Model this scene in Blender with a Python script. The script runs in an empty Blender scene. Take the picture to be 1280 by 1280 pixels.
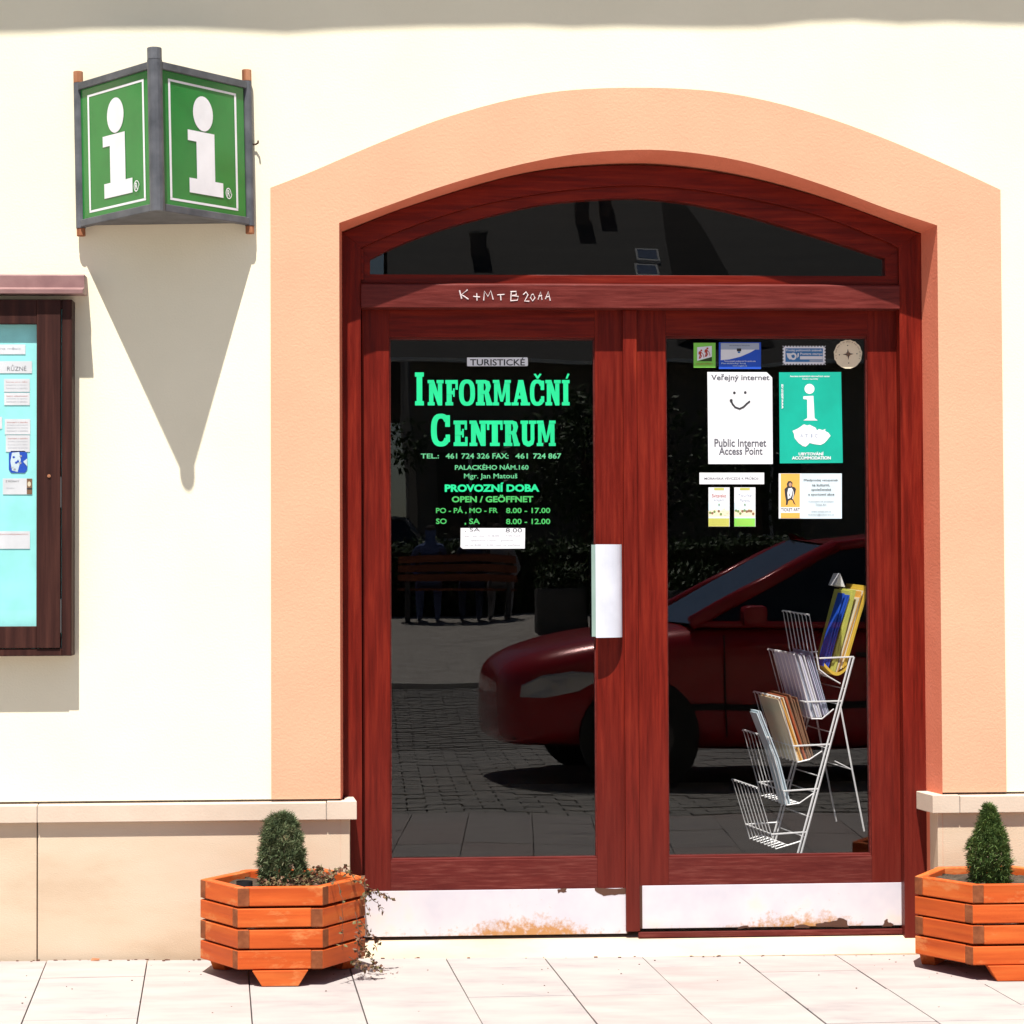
import bpy, bmesh, math, random
from mathutils import Vector, Matrix
random.seed(7)
S = bpy.context.scene
COL = S.collection
rad = math.radians

# ------------------------------------------------------------------ camera
F = 2890.0                      # focal length in photo pixels
CAM = Vector((0, -7.7, 1.27))
yaw, pit, rol = rad(3.465), rad(1.586), rad(0.25)
fwd = Vector((math.sin(yaw)*math.cos(pit), math.cos(yaw)*math.cos(pit), math.sin(pit)))
r0 = Vector((math.cos(yaw), -math.sin(yaw), 0)); u0 = r0.cross(fwd)
RT = r0*math.cos(rol) - u0*math.sin(rol)
UP = u0*math.cos(rol) + r0*math.sin(rol)
cam_data = bpy.data.cameras.new('camera'); cam = bpy.data.objects.new('camera', cam_data); COL.objects.link(cam)
cam.matrix_world = Matrix(((RT.x, UP.x, -fwd.x, CAM.x), (RT.y, UP.y, -fwd.y, CAM.y), (RT.z, UP.z, -fwd.z, CAM.z), (0, 0, 0, 1)))
cam_data.sensor_width = 36; cam_data.lens = F/1280*36; cam_data.clip_start = 0.05; cam_data.clip_end = 600
S.camera = cam

def W(px, py, Y=0.0):
    """real-world (x, z) on the plane y = Y of a point measured in the photo"""
    d = fwd*F + RT*(px-640) + UP*(640-py)
    t = (Y-CAM.y)/d.y
    p = CAM + d*t
    return p.x, p.z
def WX(px, Y=0.0, py=700): return W(px, py, Y)[0]
def WZ(py, Y=0.0, px=700): return W(px, py, Y)[1]

# ------------------------------------------------------------------ sky, sun, exposure
SD = Vector((0.18, 1.0, -2.28)).normalized()
world = bpy.data.worlds.new('World'); S.world = world; world.use_nodes = True
wn = world.node_tree; bg = wn.nodes['Background']
sky = wn.nodes.new('ShaderNodeTexSky'); sky.sky_type = 'NISHITA'; sky.sun_disc = False
sky.sun_elevation = math.asin(-SD.z); sky.sun_rotation = math.atan2(-SD.x, -SD.y)
sky.air_density = 1.0; sky.dust_density = 0.6; sky.ozone_density = 1.2
wn.links.new(sky.outputs[0], bg.inputs[0]); bg.inputs[1].default_value = 0.05
sun_d = bpy.data.lights.new('sun', 'SUN'); sun_d.energy = 4.6; sun_d.angle = rad(0.5); sun_d.color = (1, .955, .88)
sun = bpy.data.objects.new('sun', sun_d); COL.objects.link(sun); sun.location = (-2, -10, 20)
sun.rotation_euler = SD.to_track_quat('-Z', 'Y').to_euler()
vs = S.view_settings; vs.view_transform = 'Standard'; vs.look = 'None'; vs.gamma = 1; vs.use_curve_mapping = False
vs.exposure = 0.95
S.render.engine = 'CYCLES'; S.cycles.max_bounces = 8; S.cycles.transparent_max_bounces = 16

# ------------------------------------------------------------------ materials
MATS = {}
def newmat(name):
    m = bpy.data.materials.new(name); m.use_nodes = True; MATS[name] = m
    nt = m.node_tree; b = nt.nodes['Principled BSDF']
    return m, nt, b
def ramp(nt, fac, stops):
    r = nt.nodes.new('ShaderNodeValToRGB'); el = r.color_ramp.elements
    while len(el) < len(stops): el.new(0.5)
    for e, (p, c) in zip(el, stops): e.position = p; e.color = (*c, 1)
    nt.links.new(fac, r.inputs[0]); return r.outputs[0]
def coords(nt, scale=(1, 1, 1), rnd=True):
    tc = nt.nodes.new('ShaderNodeTexCoord'); mp = nt.nodes.new('ShaderNodeMapping')
    mp.inputs['Scale'].default_value = scale
    src = tc.outputs['Object']
    if rnd:
        oi = nt.nodes.new('ShaderNodeObjectInfo'); cm = nt.nodes.new('ShaderNodeVectorMath'); cm.operation = 'SCALE'
        cx = nt.nodes.new('ShaderNodeCombineXYZ')
        for i in range(3): nt.links.new(oi.outputs['Random'], cx.inputs[i])
        nt.links.new(cx.outputs[0], cm.inputs[0]); cm.inputs['Scale'].default_value = 13.7
        ad = nt.nodes.new('ShaderNodeVectorMath'); nt.links.new(src, ad.inputs[0]); nt.links.new(cm.outputs[0], ad.inputs[1]); src = ad.outputs[0]
    nt.links.new(src, mp.inputs[0]); return mp.outputs[0]
def noise(nt, vec, scale, detail=4, rough=.55):
    n = nt.nodes.new('ShaderNodeTexNoise'); n.inputs['Scale'].default_value = scale; n.inputs['Detail'].default_value = detail
    n.inputs['Roughness'].default_value = rough; nt.links.new(vec, n.inputs['Vector']); return n.outputs['Fac']
def bump(nt, b, h, strength=.3, dist=.003):
    bp = nt.nodes.new('ShaderNodeBump'); bp.inputs['Strength'].default_value = strength; bp.inputs['Distance'].default_value = dist
    nt.links.new(h, bp.inputs['Height']); nt.links.new(bp.outputs[0], b.inputs['Normal'])
def mixc(nt, fac, a, c, mode='MIX'):
    m = nt.nodes.new('ShaderNodeMix'); m.data_type = 'RGBA'; m.blend_type = mode
    if isinstance(fac, float): m.inputs[0].default_value = fac
    else: nt.links.new(fac, m.inputs[0])
    for i, v in ((6, a), (7, c)):
        if isinstance(v, tuple): m.inputs[i].default_value = (*v, 1)
        else: nt.links.new(v, m.inputs[i])
    return m.outputs[2]
def math_(nt, op, a, b=None, clamp=False):
    m = nt.nodes.new('ShaderNodeMath'); m.operation = op; m.use_clamp = clamp
    for i, v in ((0, a), (1, b)):
        if v is None: continue
        if isinstance(v, (int, float)): m.inputs[i].default_value = v
        else: nt.links.new(v, m.inputs[i])
    return m.outputs[0]
def grainy(name, stops, rough=.9, scale=(1, 1, 1), nscale=6, detail=6, bs=.3, bscale=160, bd=.002, spec=.3, rnd=True):
    m, nt, b = newmat(name); v = coords(nt, scale, rnd)
    nt.links.new(ramp(nt, noise(nt, v, nscale, detail), stops), b.inputs['Base Color'])
    b.inputs['Roughness'].default_value = rough; b.inputs['Specular IOR Level'].default_value = spec
    if bs: bump(nt, b, noise(nt, v, bscale, 3), bs, bd)
    return m
def flat(name, c, rough=.6, spec=.4, metal=0.0):
    m, nt, b = newmat(name); v = coords(nt)
    k = tuple(x*.86 for x in c)
    nt.links.new(ramp(nt, noise(nt, v, 9, 5), [(.35, k), (.65, c)]), b.inputs['Base Color'])
    b.inputs['Roughness'].default_value = rough; b.inputs['Specular IOR Level'].default_value = spec; b.inputs['Metallic'].default_value = metal
    return m
grainy('plaster', [(.25, (.80, .745, .565)), (.75, (.87, .815, .63))], nscale=2.2, bs=.35, bscale=140, rnd=False)
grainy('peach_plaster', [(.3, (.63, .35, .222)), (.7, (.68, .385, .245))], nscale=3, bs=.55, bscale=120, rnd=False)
grainy('peach_red_bounce', [(.3, (.68, .19, .105)), (.7, (.76, .23, .135))], nscale=5, bs=.6, bscale=120, rnd=False)  # same peach as the surround, with red bounce light put into the colour
grainy('sandstone', [(.25, (.50, .37, .255)), (.5, (.58, .455, .33)), (.8, (.63, .51, .39))], scale=(1, 1, 2.6), nscale=2.4, bs=.4, bscale=170)
grainy('ledge_stone', [(.3, (.54, .43, .34)), (.7, (.62, .51, .41))], nscale=5, bs=.3, bscale=150)
grainy('paving', [(.2, (.275, .245, .25)), (.45, (.355, .32, .31)), (.8, (.42, .38, .355))], scale=(1, 2.2, 1), nscale=4.5, bs=.3, bscale=120)
grainy('paving_pink', [(.25, (.33, .27, .262)), (.55, (.385, .33, .315)), (.8, (.42, .38, .355))], scale=(1, 2.8, 1), nscale=4, bs=.3, bscale=120)
grainy('joint_sand', [(.3, (.20, .17, .15)), (.7, (.36, .32, .29))], nscale=30, rnd=False)
grainy('sett_stone', [(.3, (.22, .21, .20)), (.7, (.36, .335, .31))], nscale=8)
grainy('kerb_stone', [(.3, (.38, .36, .33)), (.7, (.5, .48, .45))], nscale=8)
m, nt, b = newmat('square_cobble'); v = coords(nt, rnd=False); vo = nt.nodes.new('ShaderNodeTexVoronoi'); vo.feature = 'DISTANCE_TO_EDGE'; vo.inputs['Scale'].default_value = 10; nt.links.new(v, vo.inputs['Vector'])
c = mixc(nt, ramp(nt, vo.outputs['Distance'], [(.0, (.7, .7, .7)), (.10, (0, 0, 0))]), ramp(nt, noise(nt, v, 3.5, 6, .7), [(.3, (.28, .25, .225)), (.55, (.46, .42, .375)), (.75, (.56, .51, .46))]), (.09, .08, .07)); nt.links.new(c, b.inputs['Base Color']); b.inputs['Roughness'].default_value = .85
bump(nt, b, vo.outputs['Distance'], .8, .03)
grainy('square_stone', [(.3, (.22, .20, .18)), (.55, (.38, .35, .315)), (.8, (.46, .42, .38))], nscale=9, bs=.6, bscale=30, bd=.02, rnd=False)
grainy('soil', [(.3, (.03, .02, .013)), (.7, (.09, .065, .045))], nscale=40, bs=1, bscale=90, bd=.01)
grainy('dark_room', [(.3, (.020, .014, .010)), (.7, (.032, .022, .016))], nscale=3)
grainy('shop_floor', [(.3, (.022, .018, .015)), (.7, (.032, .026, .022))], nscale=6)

def wood(name, c0, c1, c2, axis='z', rough=.38, spec=.16, wear=None, gs=1.0, fade=None):
    m, nt, b = newmat(name)
    st = 1.6*max(1, gs)**1.6
    sc = {'z': (38*gs, 38*gs, st), 'x': (st, 38*gs, 38*gs), 'y': (38*gs, st, 38*gs)}[axis]
    v = coords(nt, sc); n1 = noise(nt, v, 1.0, 7, .62)
    v2 = coords(nt, {'z': (9, 9, 2.2), 'x': (2.2, 9, 9), 'y': (9, 2.2, 9)}[axis]); n2 = noise(nt, v2, 1.3, 4)
    c = ramp(nt, n1, [(.28, c0), (.5, c1), (.74, c2)])
    dk = tuple(x*.55 for x in c1)
    f2 = ramp(nt, n2, [(.42, (0, 0, 0)), (.72, (.5, .5, .5))])
    c = mixc(nt, f2, c, dk)
    if fade:
        n3 = noise(nt, coords(nt, (5, 14, 14)), 1.0, 6, .7); c = mixc(nt, ramp(nt, n3, [(.56, (0, 0, 0)), (.66, (.8, .8, .8))]), c, fade)
    if wear:   # bleached, chalky lower zone of the weathered door
        z0, z1, wc = wear
        g = nt.nodes.new('ShaderNodeNewGeometry'); sp = nt.nodes.new('ShaderNodeSeparateXYZ'); nt.links.new(g.outputs['Position'], sp.inputs[0])
        mr = nt.nodes.new('ShaderNodeMapRange'); nt.links.new(sp.outputs[2], mr.inputs[0])
        mr.inputs[1].default_value = z1; mr.inputs[2].default_value = z0; mr.inputs[3].default_value = 0; mr.inputs[4].default_value = .75
        f = math_(nt, 'MULTIPLY', mr.outputs[0], math_(nt, 'ADD', n1, .35), True)
        c = mixc(nt, f, c, wc)
    nt.links.new(c, b.inputs['Base Color'])
    rr = ramp(nt, n1, [(.3, (rough-.08,)*3), (.7, (rough+.15,)*3)]); nt.links.new(rr, b.inputs['Roughness'])
    b.inputs['Specular IOR Level'].default_value = spec
    bump(nt, b, n1, .6, .002); return m
R0, R1, R2 = (.070, .0055, .003), (.145, .0095, .0045), (.23, .020, .007)
wear = (.15, .85, (.08, .015, .012))
wood('red_wood_upright', R0, R1, R2, 'z', wear=wear, gs=1.7)
wood('red_wood_level', R0, R1, R2, 'x', wear=wear, gs=1.7)
wood('red_wood_beam', (.07, .009, .007), (.125, .018, .014), (.18, .032, .025), 'x', rough=.42, spec=.2, gs=2.4)
wood('bottom_rail_wood', (.075, .009, .008), (.105, .015, .012), (.17, .045, .035), 'x', rough=.6, gs=3.2)
wood('case_wood', (.018, .006, .005), (.038, .012, .009), (.075, .026, .018), 'z', rough=.55)
wood('orange_wood', (.40, .058, .012), (.54, .095, .018), (.64, .16, .034), 'x', rough=.55, gs=.8, fade=(.60, .21, .07))
wood('orange_end', (.15, .042, .018), (.23, .068, .026), (.33, .11, .045), 'x', rough=.75)
wood('cap_wood', (.20, .075, .035), (.36, .15, .075), (.50, .26, .15), 'z', rough=.8)
wood('bench_wood', (.16, .05, .03), (.26, .08, .04), (.35, .12, .06), 'x', rough=.5)
wood('bark', (.05, .035, .025), (.09, .065, .045), (.14, .1, .07), 'z', rough=.9)
grainy('sign_frame', [(.3, (.055, .06, .07)), (.7, (.12, .125, .14))], rough=.5, nscale=14, bs=.4, bscale=60)
grainy('case_cap', [(.3, (.22, .12, .12)), (.7, (.34, .20, .19))], rough=.45, nscale=10, bs=.1)
def glossy_print(name, c, rough=.22):
    m = flat(name, c, rough, .5); return m
glossy_print('sign_green', (.018, .20, .035), .18); glossy_print('sign_white', (.80, .80, .84), .3)
flat('paper', (.78, .79, .82)); flat('cyan_board', (.36, .90, .88), .7); flat('ink', (.03, .03, .035)); flat('grey_ink', (.10, .10, .12))
flat('pale_ink', (.36, .37, .42)); flat('vinyl_green', (.008, .62, .25), .5); flat('vinyl_leaf', (.05, .42, .095), .5); flat('vinyl_mint', (.10, .46, .21), .5)
flat('teal_print', (.0, .40, .29), .5); flat('orange_print', (.80, .42, .08)); flat('blue_print', (.012, .08, .52)); flat('mid_blue', (.04, .19, .45))
flat('grey_print', (.36, .42, .52)); flat('lime_print', (.22, .62, .08)); flat('red_print', (.45, .05, .03)); flat('cream_print', (.80, .70, .50))
flat('olive_print', (.50, .50, .10)); flat('moss_print', (.16, .26, .08)); flat('sky_print', (.62, .74, .80)); flat('dark_green_print', (.03, .06, .01)); flat('brown_print', (.24, .13, .07))
flat('lilac_paper', (.62, .63, .80)); flat('yellow_print', (.75, .50, .06)); flat('brick_print', (.45, .10, .03))
flat('handle_white', (.66, .69, .78), .35, .5); flat('glass_edge', (.30, .42, .38), .2)
flat('white_wire', (.82, .82, .82), .35, .5); flat('chalk', (.75, .66, .66), .95); flat('rust_iron', (.085, .036, .022), .8)
flat('shaded_roof', (.018, .018, .019), .8, .1); flat('lead', (.07, .065, .065), .5); flat('black_rubber', (.02, .02, .02), .6); flat('silver', (.55, .56, .58), .3, .5, .8); flat('black_pot', (.02, .02, .022), .4)
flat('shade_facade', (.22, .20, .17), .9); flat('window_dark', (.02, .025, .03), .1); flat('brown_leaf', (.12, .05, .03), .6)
flat('jeans', (.05, .07, .14), .9); flat('shirt_blue', (.10, .14, .30), .9); flat('shirt_pale', (.30, .30, .33), .9); flat('shirt_white', (.6, .6, .6), .9); flat('skin', (.5, .28, .2), .6); flat('hair', (.04, .025, .018), .6)
grainy('roof_tile', [(.3, (.045, .043, .042)), (.7, (.08, .077, .074))], rough=.8, nscale=20, bs=.5, bscale=40, bd=.02, rnd=False)
grainy('dark_concrete', [(.3, (.09, .085, .08)), (.7, (.15, .14, .13))], nscale=9, bs=.6, bscale=20, bd=.02)
grainy('concrete', [(.3, (.24, .23, .21)), (.7, (.34, .33, .30))], nscale=9)

# kick plate: white enamel with rust at the foot
def kick(name, rust_c, seed):
    m, nt, b = newmat(name); v = coords(nt, rnd=False)
    g = nt.nodes.new('ShaderNodeNewGeometry'); sp = nt.nodes.new('ShaderNodeSeparateXYZ'); nt.links.new(g.outputs['Position'], sp.inputs[0])
    n = noise(nt, v, 38, 8, .7); nb = noise(nt, v, 7+seed, 3)
    c = ramp(nt, nb, [(.3, (.50, .49, .56)), (.6, (.58, .555, .60)), (.75, (.62, .56, .53))])
    mr = nt.nodes.new('ShaderNodeMapRange'); nt.links.new(sp.outputs[2], mr.inputs[0])
    zb = WZ(1165, .19); mr.inputs[1].default_value = zb; mr.inputs[2].default_value = zb+.075; mr.inputs[3].default_value = .34; mr.inputs[4].default_value = 0
    xr = nt.nodes.new('ShaderNodeMapRange'); xr.interpolation_type = 'SMOOTHSTEP'; nt.links.new(sp.outputs[0], xr.inputs[0])
    xr.inputs[1].default_value = rust_c-.34; xr.inputs[2].default_value = rust_c; xr.inputs[3].default_value = -.25; xr.inputs[4].default_value = 0
    xr2 = nt.nodes.new('ShaderNodeMapRange'); xr2.interpolation_type = 'SMOOTHSTEP'; nt.links.new(sp.outputs[0], xr2.inputs[0])
    xr2.inputs[1].default_value = rust_c+.10; xr2.inputs[2].default_value = rust_c+.30; xr2.inputs[3].default_value = 0; xr2.inputs[4].default_value = -.25
    s = math_(nt, 'ADD', math_(nt, 'ADD', math_(nt, 'ADD', n, mr.outputs[0]), xr.outputs[0]), xr2.outputs[0])
    f = ramp(nt, s, [(.60, (0, 0, 0)), (.80, (1, 1, 1))])
    c = mixc(nt, f, c, (.40, .20, .075))
    nt.links.new(c, b.inputs['Base Color']); b.inputs['Roughness'].default_value = .42
    return m
kick('kick_enamel', WX(650, .19), 0); kick('kick_enamel_b', WX(990, .19), 2)

def glass(name, k=1.0, tint=.93, warp=.0):
    m = bpy.data.materials.new(name); m.use_nodes = True; MATS[name] = m; nt = m.node_tree; nt.nodes.clear()
    o = nt.nodes.new('ShaderNodeOutputMaterial'); mx = nt.nodes.new('ShaderNodeMixShader'); t = nt.nodes.new('ShaderNodeBsdfTransparent'); g = nt.nodes.new('ShaderNodeBsdfGlossy')
    t.inputs[0].default_value = (tint, tint, tint, 1); g.inputs['Roughness'].default_value = 0.0
    ge = nt.nodes.new('ShaderNodeNewGeometry'); dp = nt.nodes.new('ShaderNodeVectorMath'); dp.operation = 'DOT_PRODUCT'
    nt.links.new(ge.outputs['Normal'], dp.inputs[0]); nt.links.new(ge.outputs['Incoming'], dp.inputs[1])
    c_ = math_(nt, 'SUBTRACT', 1.0, math_(nt, 'ABSOLUTE', dp.outputs['Value'])); f = math_(nt, 'POWER', c_, 5.0)
    f = math_(nt, 'MULTIPLY', math_(nt, 'ADD', math_(nt, 'MULTIPLY', f, .96), .042), k, True)
    if warp:
        v = coords(nt, rnd=False); n = noise(nt, v, 1.6, 1); bp = nt.nodes.new('ShaderNodeBump'); bp.inputs['Strength'].default_value = 1; bp.inputs['Distance'].default_value = warp
        nt.links.new(n, bp.inputs['Height']); nt.links.new(bp.outputs[0], g.inputs['Normal'])
    nt.links.new(f, mx.inputs[0]); nt.links.new(t.outputs[0], mx.inputs[1]); nt.links.new(g.outputs[0], mx.inputs[2]); nt.links.new(mx.outputs[0], o.inputs[0])
glass('door_glass', 1.0, .96, .0012); glass('case_glass', .6, .97); glass('clear_plastic', .6, .97)

def carpaint(name, c):
    m, nt, b = newmat(name); b.inputs['Base Color'].default_value = (*c, 1); b.inputs['Roughness'].default_value = .25
    b.inputs['Coat Weight'].default_value = .4; b.inputs['Coat Roughness'].default_value = .03; b.inputs['Metallic'].default_value = .1
carpaint('red_paint', (.42, .012, .02)); carpaint('silver_paint', (.20, .21, .22))
_m, _nt, _b = newmat('windscreen'); _b.inputs['Base Color'].default_value = (.42, .50, .62, 1); _b.inputs['Metallic'].default_value = .85; _b.inputs['Roughness'].default_value = .06
flat('dark_rim', (.12, .12, .125), .35, .5, .5)
flat('tinted', (.015, .02, .025), .03, .8); flat('lamp_lens', (.62, .62, .65), .12, .9)

def foliage(name, cs, cl=34):
    m, nt, b = newmat(name)
    g = nt.nodes.new('ShaderNodeNewGeometry'); n = noise(nt, coords(nt), cl, 2)
    f = math_(nt, 'ADD', math_(nt, 'MULTIPLY', g.outputs['Random Per Island'], .45), math_(nt, 'MULTIPLY', math_(nt, 'SUBTRACT', n, .18), .95), True)
    nt.links.new(ramp(nt, f, cs), b.inputs['Base Color']); b.inputs['Roughness'].default_value = .55; b.inputs['Specular IOR Level'].default_value = .25
    return m
foliage('spruce_needles', [(0, (.035, .055, .025)), (.4, (.085, .12, .055)), (.75, (.17, .20, .10)), (1, (.30, .22, .13))])
foliage('spruce_fresh', [(0, (.035, .07, .02)), (.45, (.075, .13, .035)), (.8, (.15, .21, .06)), (1, (.24, .24, .09))])
foliage('dry_leaves', [(0, (.10, .035, .025)), (.4, (.17, .08, .05)), (.7, (.13, .12, .05)), (1, (.24, .17, .09))])
foliage('tree_leaves', [(0, (.02, .04, .012)), (.6, (.04, .075, .02)), (1, (.07, .11, .03))])

# ------------------------------------------------------------------ mesh helpers
class MB:
    def __init__(s): s.v = []; s.f = []; s.m = []
    def add(s, vs, fs, mi=0):
        o = len(s.v); s.v += [tuple(p) for p in vs]; s.f += [tuple(i+o for i in f) for f in fs]; s.m += [mi]*len(fs); return s
    def box(s, x0, x1, y0, y1, z0, z1, mi=0):
        v = [(x0, y0, z0), (x1, y0, z0), (x1, y1, z0), (x0, y1, z0), (x0, y0, z1), (x1, y0, z1), (x1, y1, z1), (x0, y1, z1)]
        return s.add(v, [(0, 3, 2, 1), (4, 5, 6, 7), (0, 1, 5, 4), (1, 2, 6, 5), (2, 3, 7, 6), (3, 0, 4, 7)], mi)
    def prism_xz(s, poly, y0, y1, mi=0):      # poly in (x, z), counter-clockwise seen from -y
        n = len(poly); v = [(x, y0, z) for x, z in poly]+[(x, y1, z) for x, z in poly]
        return s.add(v, [tuple(range(n)), tuple(range(2*n-1, n-1, -1))]+[((i+1) % n, i, i+n, (i+1) % n+n) for i in range(n)], mi)
    def prism_xy(s, poly, z0, z1, mi=0):
        n = len(poly); v = [(x, y, z0) for x, y in poly]+[(x, y, z1) for x, y in poly]
        return s.add(v, [tuple(range(n-1, -1, -1)), tuple(range(n, 2*n))]+[(i, (i+1) % n, (i+1) % n+n, i+n) for i in range(n)], mi)
    def prism_yz(s, poly, x0, x1, mi=0):
        n = len(poly); v = [(x0, y, z) for y, z in poly]+[(x1, y, z) for y, z in poly]
        return s.add(v, [tuple(range(n-1, -1, -1)), tuple(range(n, 2*n))]+[(i, (i+1) % n, (i+1) % n+n, i+n) for i in range(n)], mi)
    def band(s, A, B, y0, y1, mi=0):          # solid between two polylines A (lower) and B (upper) in (x, z)
        for i in range(len(A)-1):
            q = [A[i], A[i+1], B[i+1], B[i]]
            v = [(x, y0, z) for x, z in q]+[(x, y1, z) for x, z in q]
            f = [(0, 1, 2, 3), (7, 6, 5, 4), (1, 0, 4, 5), (3, 2, 6, 7)]
            if i == 0: f.append((0, 3, 7, 4))
            if i == len(A)-2: f.append((2, 1, 5, 6))
            s.add(v, f, mi)
        return s
    def tube(s, pts, r, n=6, mi=0, r2=None, closed=False):
        pts = [Vector(p) for p in pts]; k = len(pts); rings = []
        for i, p in enumerate(pts):
            d = ((pts[min(i+1, k-1)]-p).normalized() if i < k-1 else Vector()) + ((p-pts[i-1]).normalized() if i > 0 else Vector())
            d = d.normalized() if d.length > 1e-6 else Vector((0, 0, 1))
            a = d.cross(Vector((0, 0, 1)));  a = a if a.length > .05 else d.cross(Vector((1, 0, 0))); a.normalize(); b = d.cross(a)
            rr = r if r2 is None else r+(r2-r)*i/(k-1)
            rings.append([p+(a*math.cos(2*math.pi*j/n)+b*math.sin(2*math.pi*j/n))*rr for j in range(n)])
        v = [q for g in rings for q in g]; f = []
        for i in range(k-1):
            for j in range(n): f.append((i*n+j, i*n+(j+1) % n, (i+1)*n+(j+1) % n, (i+1)*n+j))
        f.append(tuple(range(n))[::-1]); f.append(tuple(range((k-1)*n, k*n)))
        return s.add(v, f, mi)
    def poly(s, pts, y, mi=0): return s.add([(x, y, z) for x, z in pts], [tuple(range(len(pts)))], mi)
    def rect(s, x0, z0, x1, z1, y, mi=0): return s.poly([(x0, z0), (x1, z0), (x1, z1), (x0, z1)], y, mi)
    def ell(s, cx, cz, rx, rz, y, mi=0, n=24): return s.poly([(cx+rx*math.cos(2*math.pi*i/n), cz+rz*math.sin(2*math.pi*i/n)) for i in range(n)], y, mi)
    def build(s, name, mats, parent=None, bevel=0, smooth=False, origin=None, label=None, sub=0):
        me = bpy.data.meshes.new(name)
        if parent is not None:
            o = wloc(parent)
        else: o = Vector(origin) if origin else Vector((0, 0, 0))
        me.from_pydata([(x-o.x, y-o.y, z-o.z) for x, y, z in s.v], [], s.f)
        if isinstance(mats, str): mats = [mats]
        for m in mats: me.materials.append(MATS[m])
        me.polygons.foreach_set('material_index', s.m)
        if smooth: me.polygons.foreach_set('use_smooth', [True]*len(me.polygons))
        me.update()
        ob = bpy.data.objects.new(name, me); COL.objects.link(ob)
        if parent is not None: ob.parent = parent
        else: ob.location = o
        if bevel:
            b = ob.modifiers.new('bevel', 'BEVEL'); b.width = bevel; b.segments = 2; b.limit_method = 'ANGLE'; b.angle_limit = rad(40)
        if sub:
            b = ob.modifiers.new('sub', 'SUBSURF'); b.levels = sub; b.render_levels = sub
        if label: ob['label'] = label
        return ob
def wloc(o):
    v = Vector((0, 0, 0))
    while o is not None: v += o.location; o = o.parent
    return v
def thing(name, label, cat, loc, group=None):
    o = bpy.data.objects.new(name, None); o.empty_display_size = .1; COL.objects.link(o); o.location = loc
    o['label'] = label; o['category'] = cat
    if group: o['group'] = group
    return o
def tag(o, label, cat, group=None):
    o['label'] = label; o['category'] = cat
    if group: o['group'] = group
    return o
def holder(name, parent):     # part that carries sub-parts
    o = bpy.data.objects.new(name, None); COL.objects.link(o); o.parent = parent; return o
def box(name, x0, x1, y0, y1, z0, z1, mat, parent, bevel=.0015): return MB().box(x0, x1, y0, y1, z0, z1).build(name, mat, parent, bevel)

_tc = {}
def text_geo(body, off=0.0, res=3):
    k = (body, off)
    if k not in _tc:
        cu = bpy.data.curves.new('t', 'FONT'); cu.body = body; cu.offset = off; cu.resolution_u = res; cu.fill_mode = 'BOTH'
        ob = bpy.data.objects.new('t', cu); COL.objects.link(ob)
        dg = bpy.context.evaluated_depsgraph_get(); me = bpy.data.meshes.new_from_object(ob.evaluated_get(dg))
        vv = [tuple(v.co) for v in me.vertices]; ff = [tuple(p.vertices) for p in me.polygons]
        bpy.data.objects.remove(ob); bpy.data.meshes.remove(me); bpy.data.curves.remove(cu)
        _tc[k] = (vv, ff)
    return _tc[k]
def put_text(mb, body, x0, z0, x1, z1, y, mi=0, off=.0, vert=False):
    vv, ff = text_geo(body, off)
    if not vv: return
    ax = min(v[0] for v in vv); bx = max(v[0] for v in vv); az = min(v[1] for v in vv); bz = max(v[1] for v in vv)
    if vert: o = [(x1-(v[1]-az)/(bz-az)*(x1-x0), y, z0+(v[0]-ax)/(bx-ax)*(z1-z0)) for v in vv]
    else: o = [(x0+(v[0]-ax)/(bx-ax)*(x1-x0), y, z0+(v[1]-az)/(bz-az)*(z1-z0)) for v in vv]
    mb.add(o, ff, mi)
def px_text(mb, body, a, b, c, d, Y, mi=0, off=.0, vert=False):      # box measured in the photo
    x0, z1 = W(a, b, Y); x1, z0 = W(c, d, Y); put_text(mb, body, x0, z0, x1, z1, Y, mi, off, vert)

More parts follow.
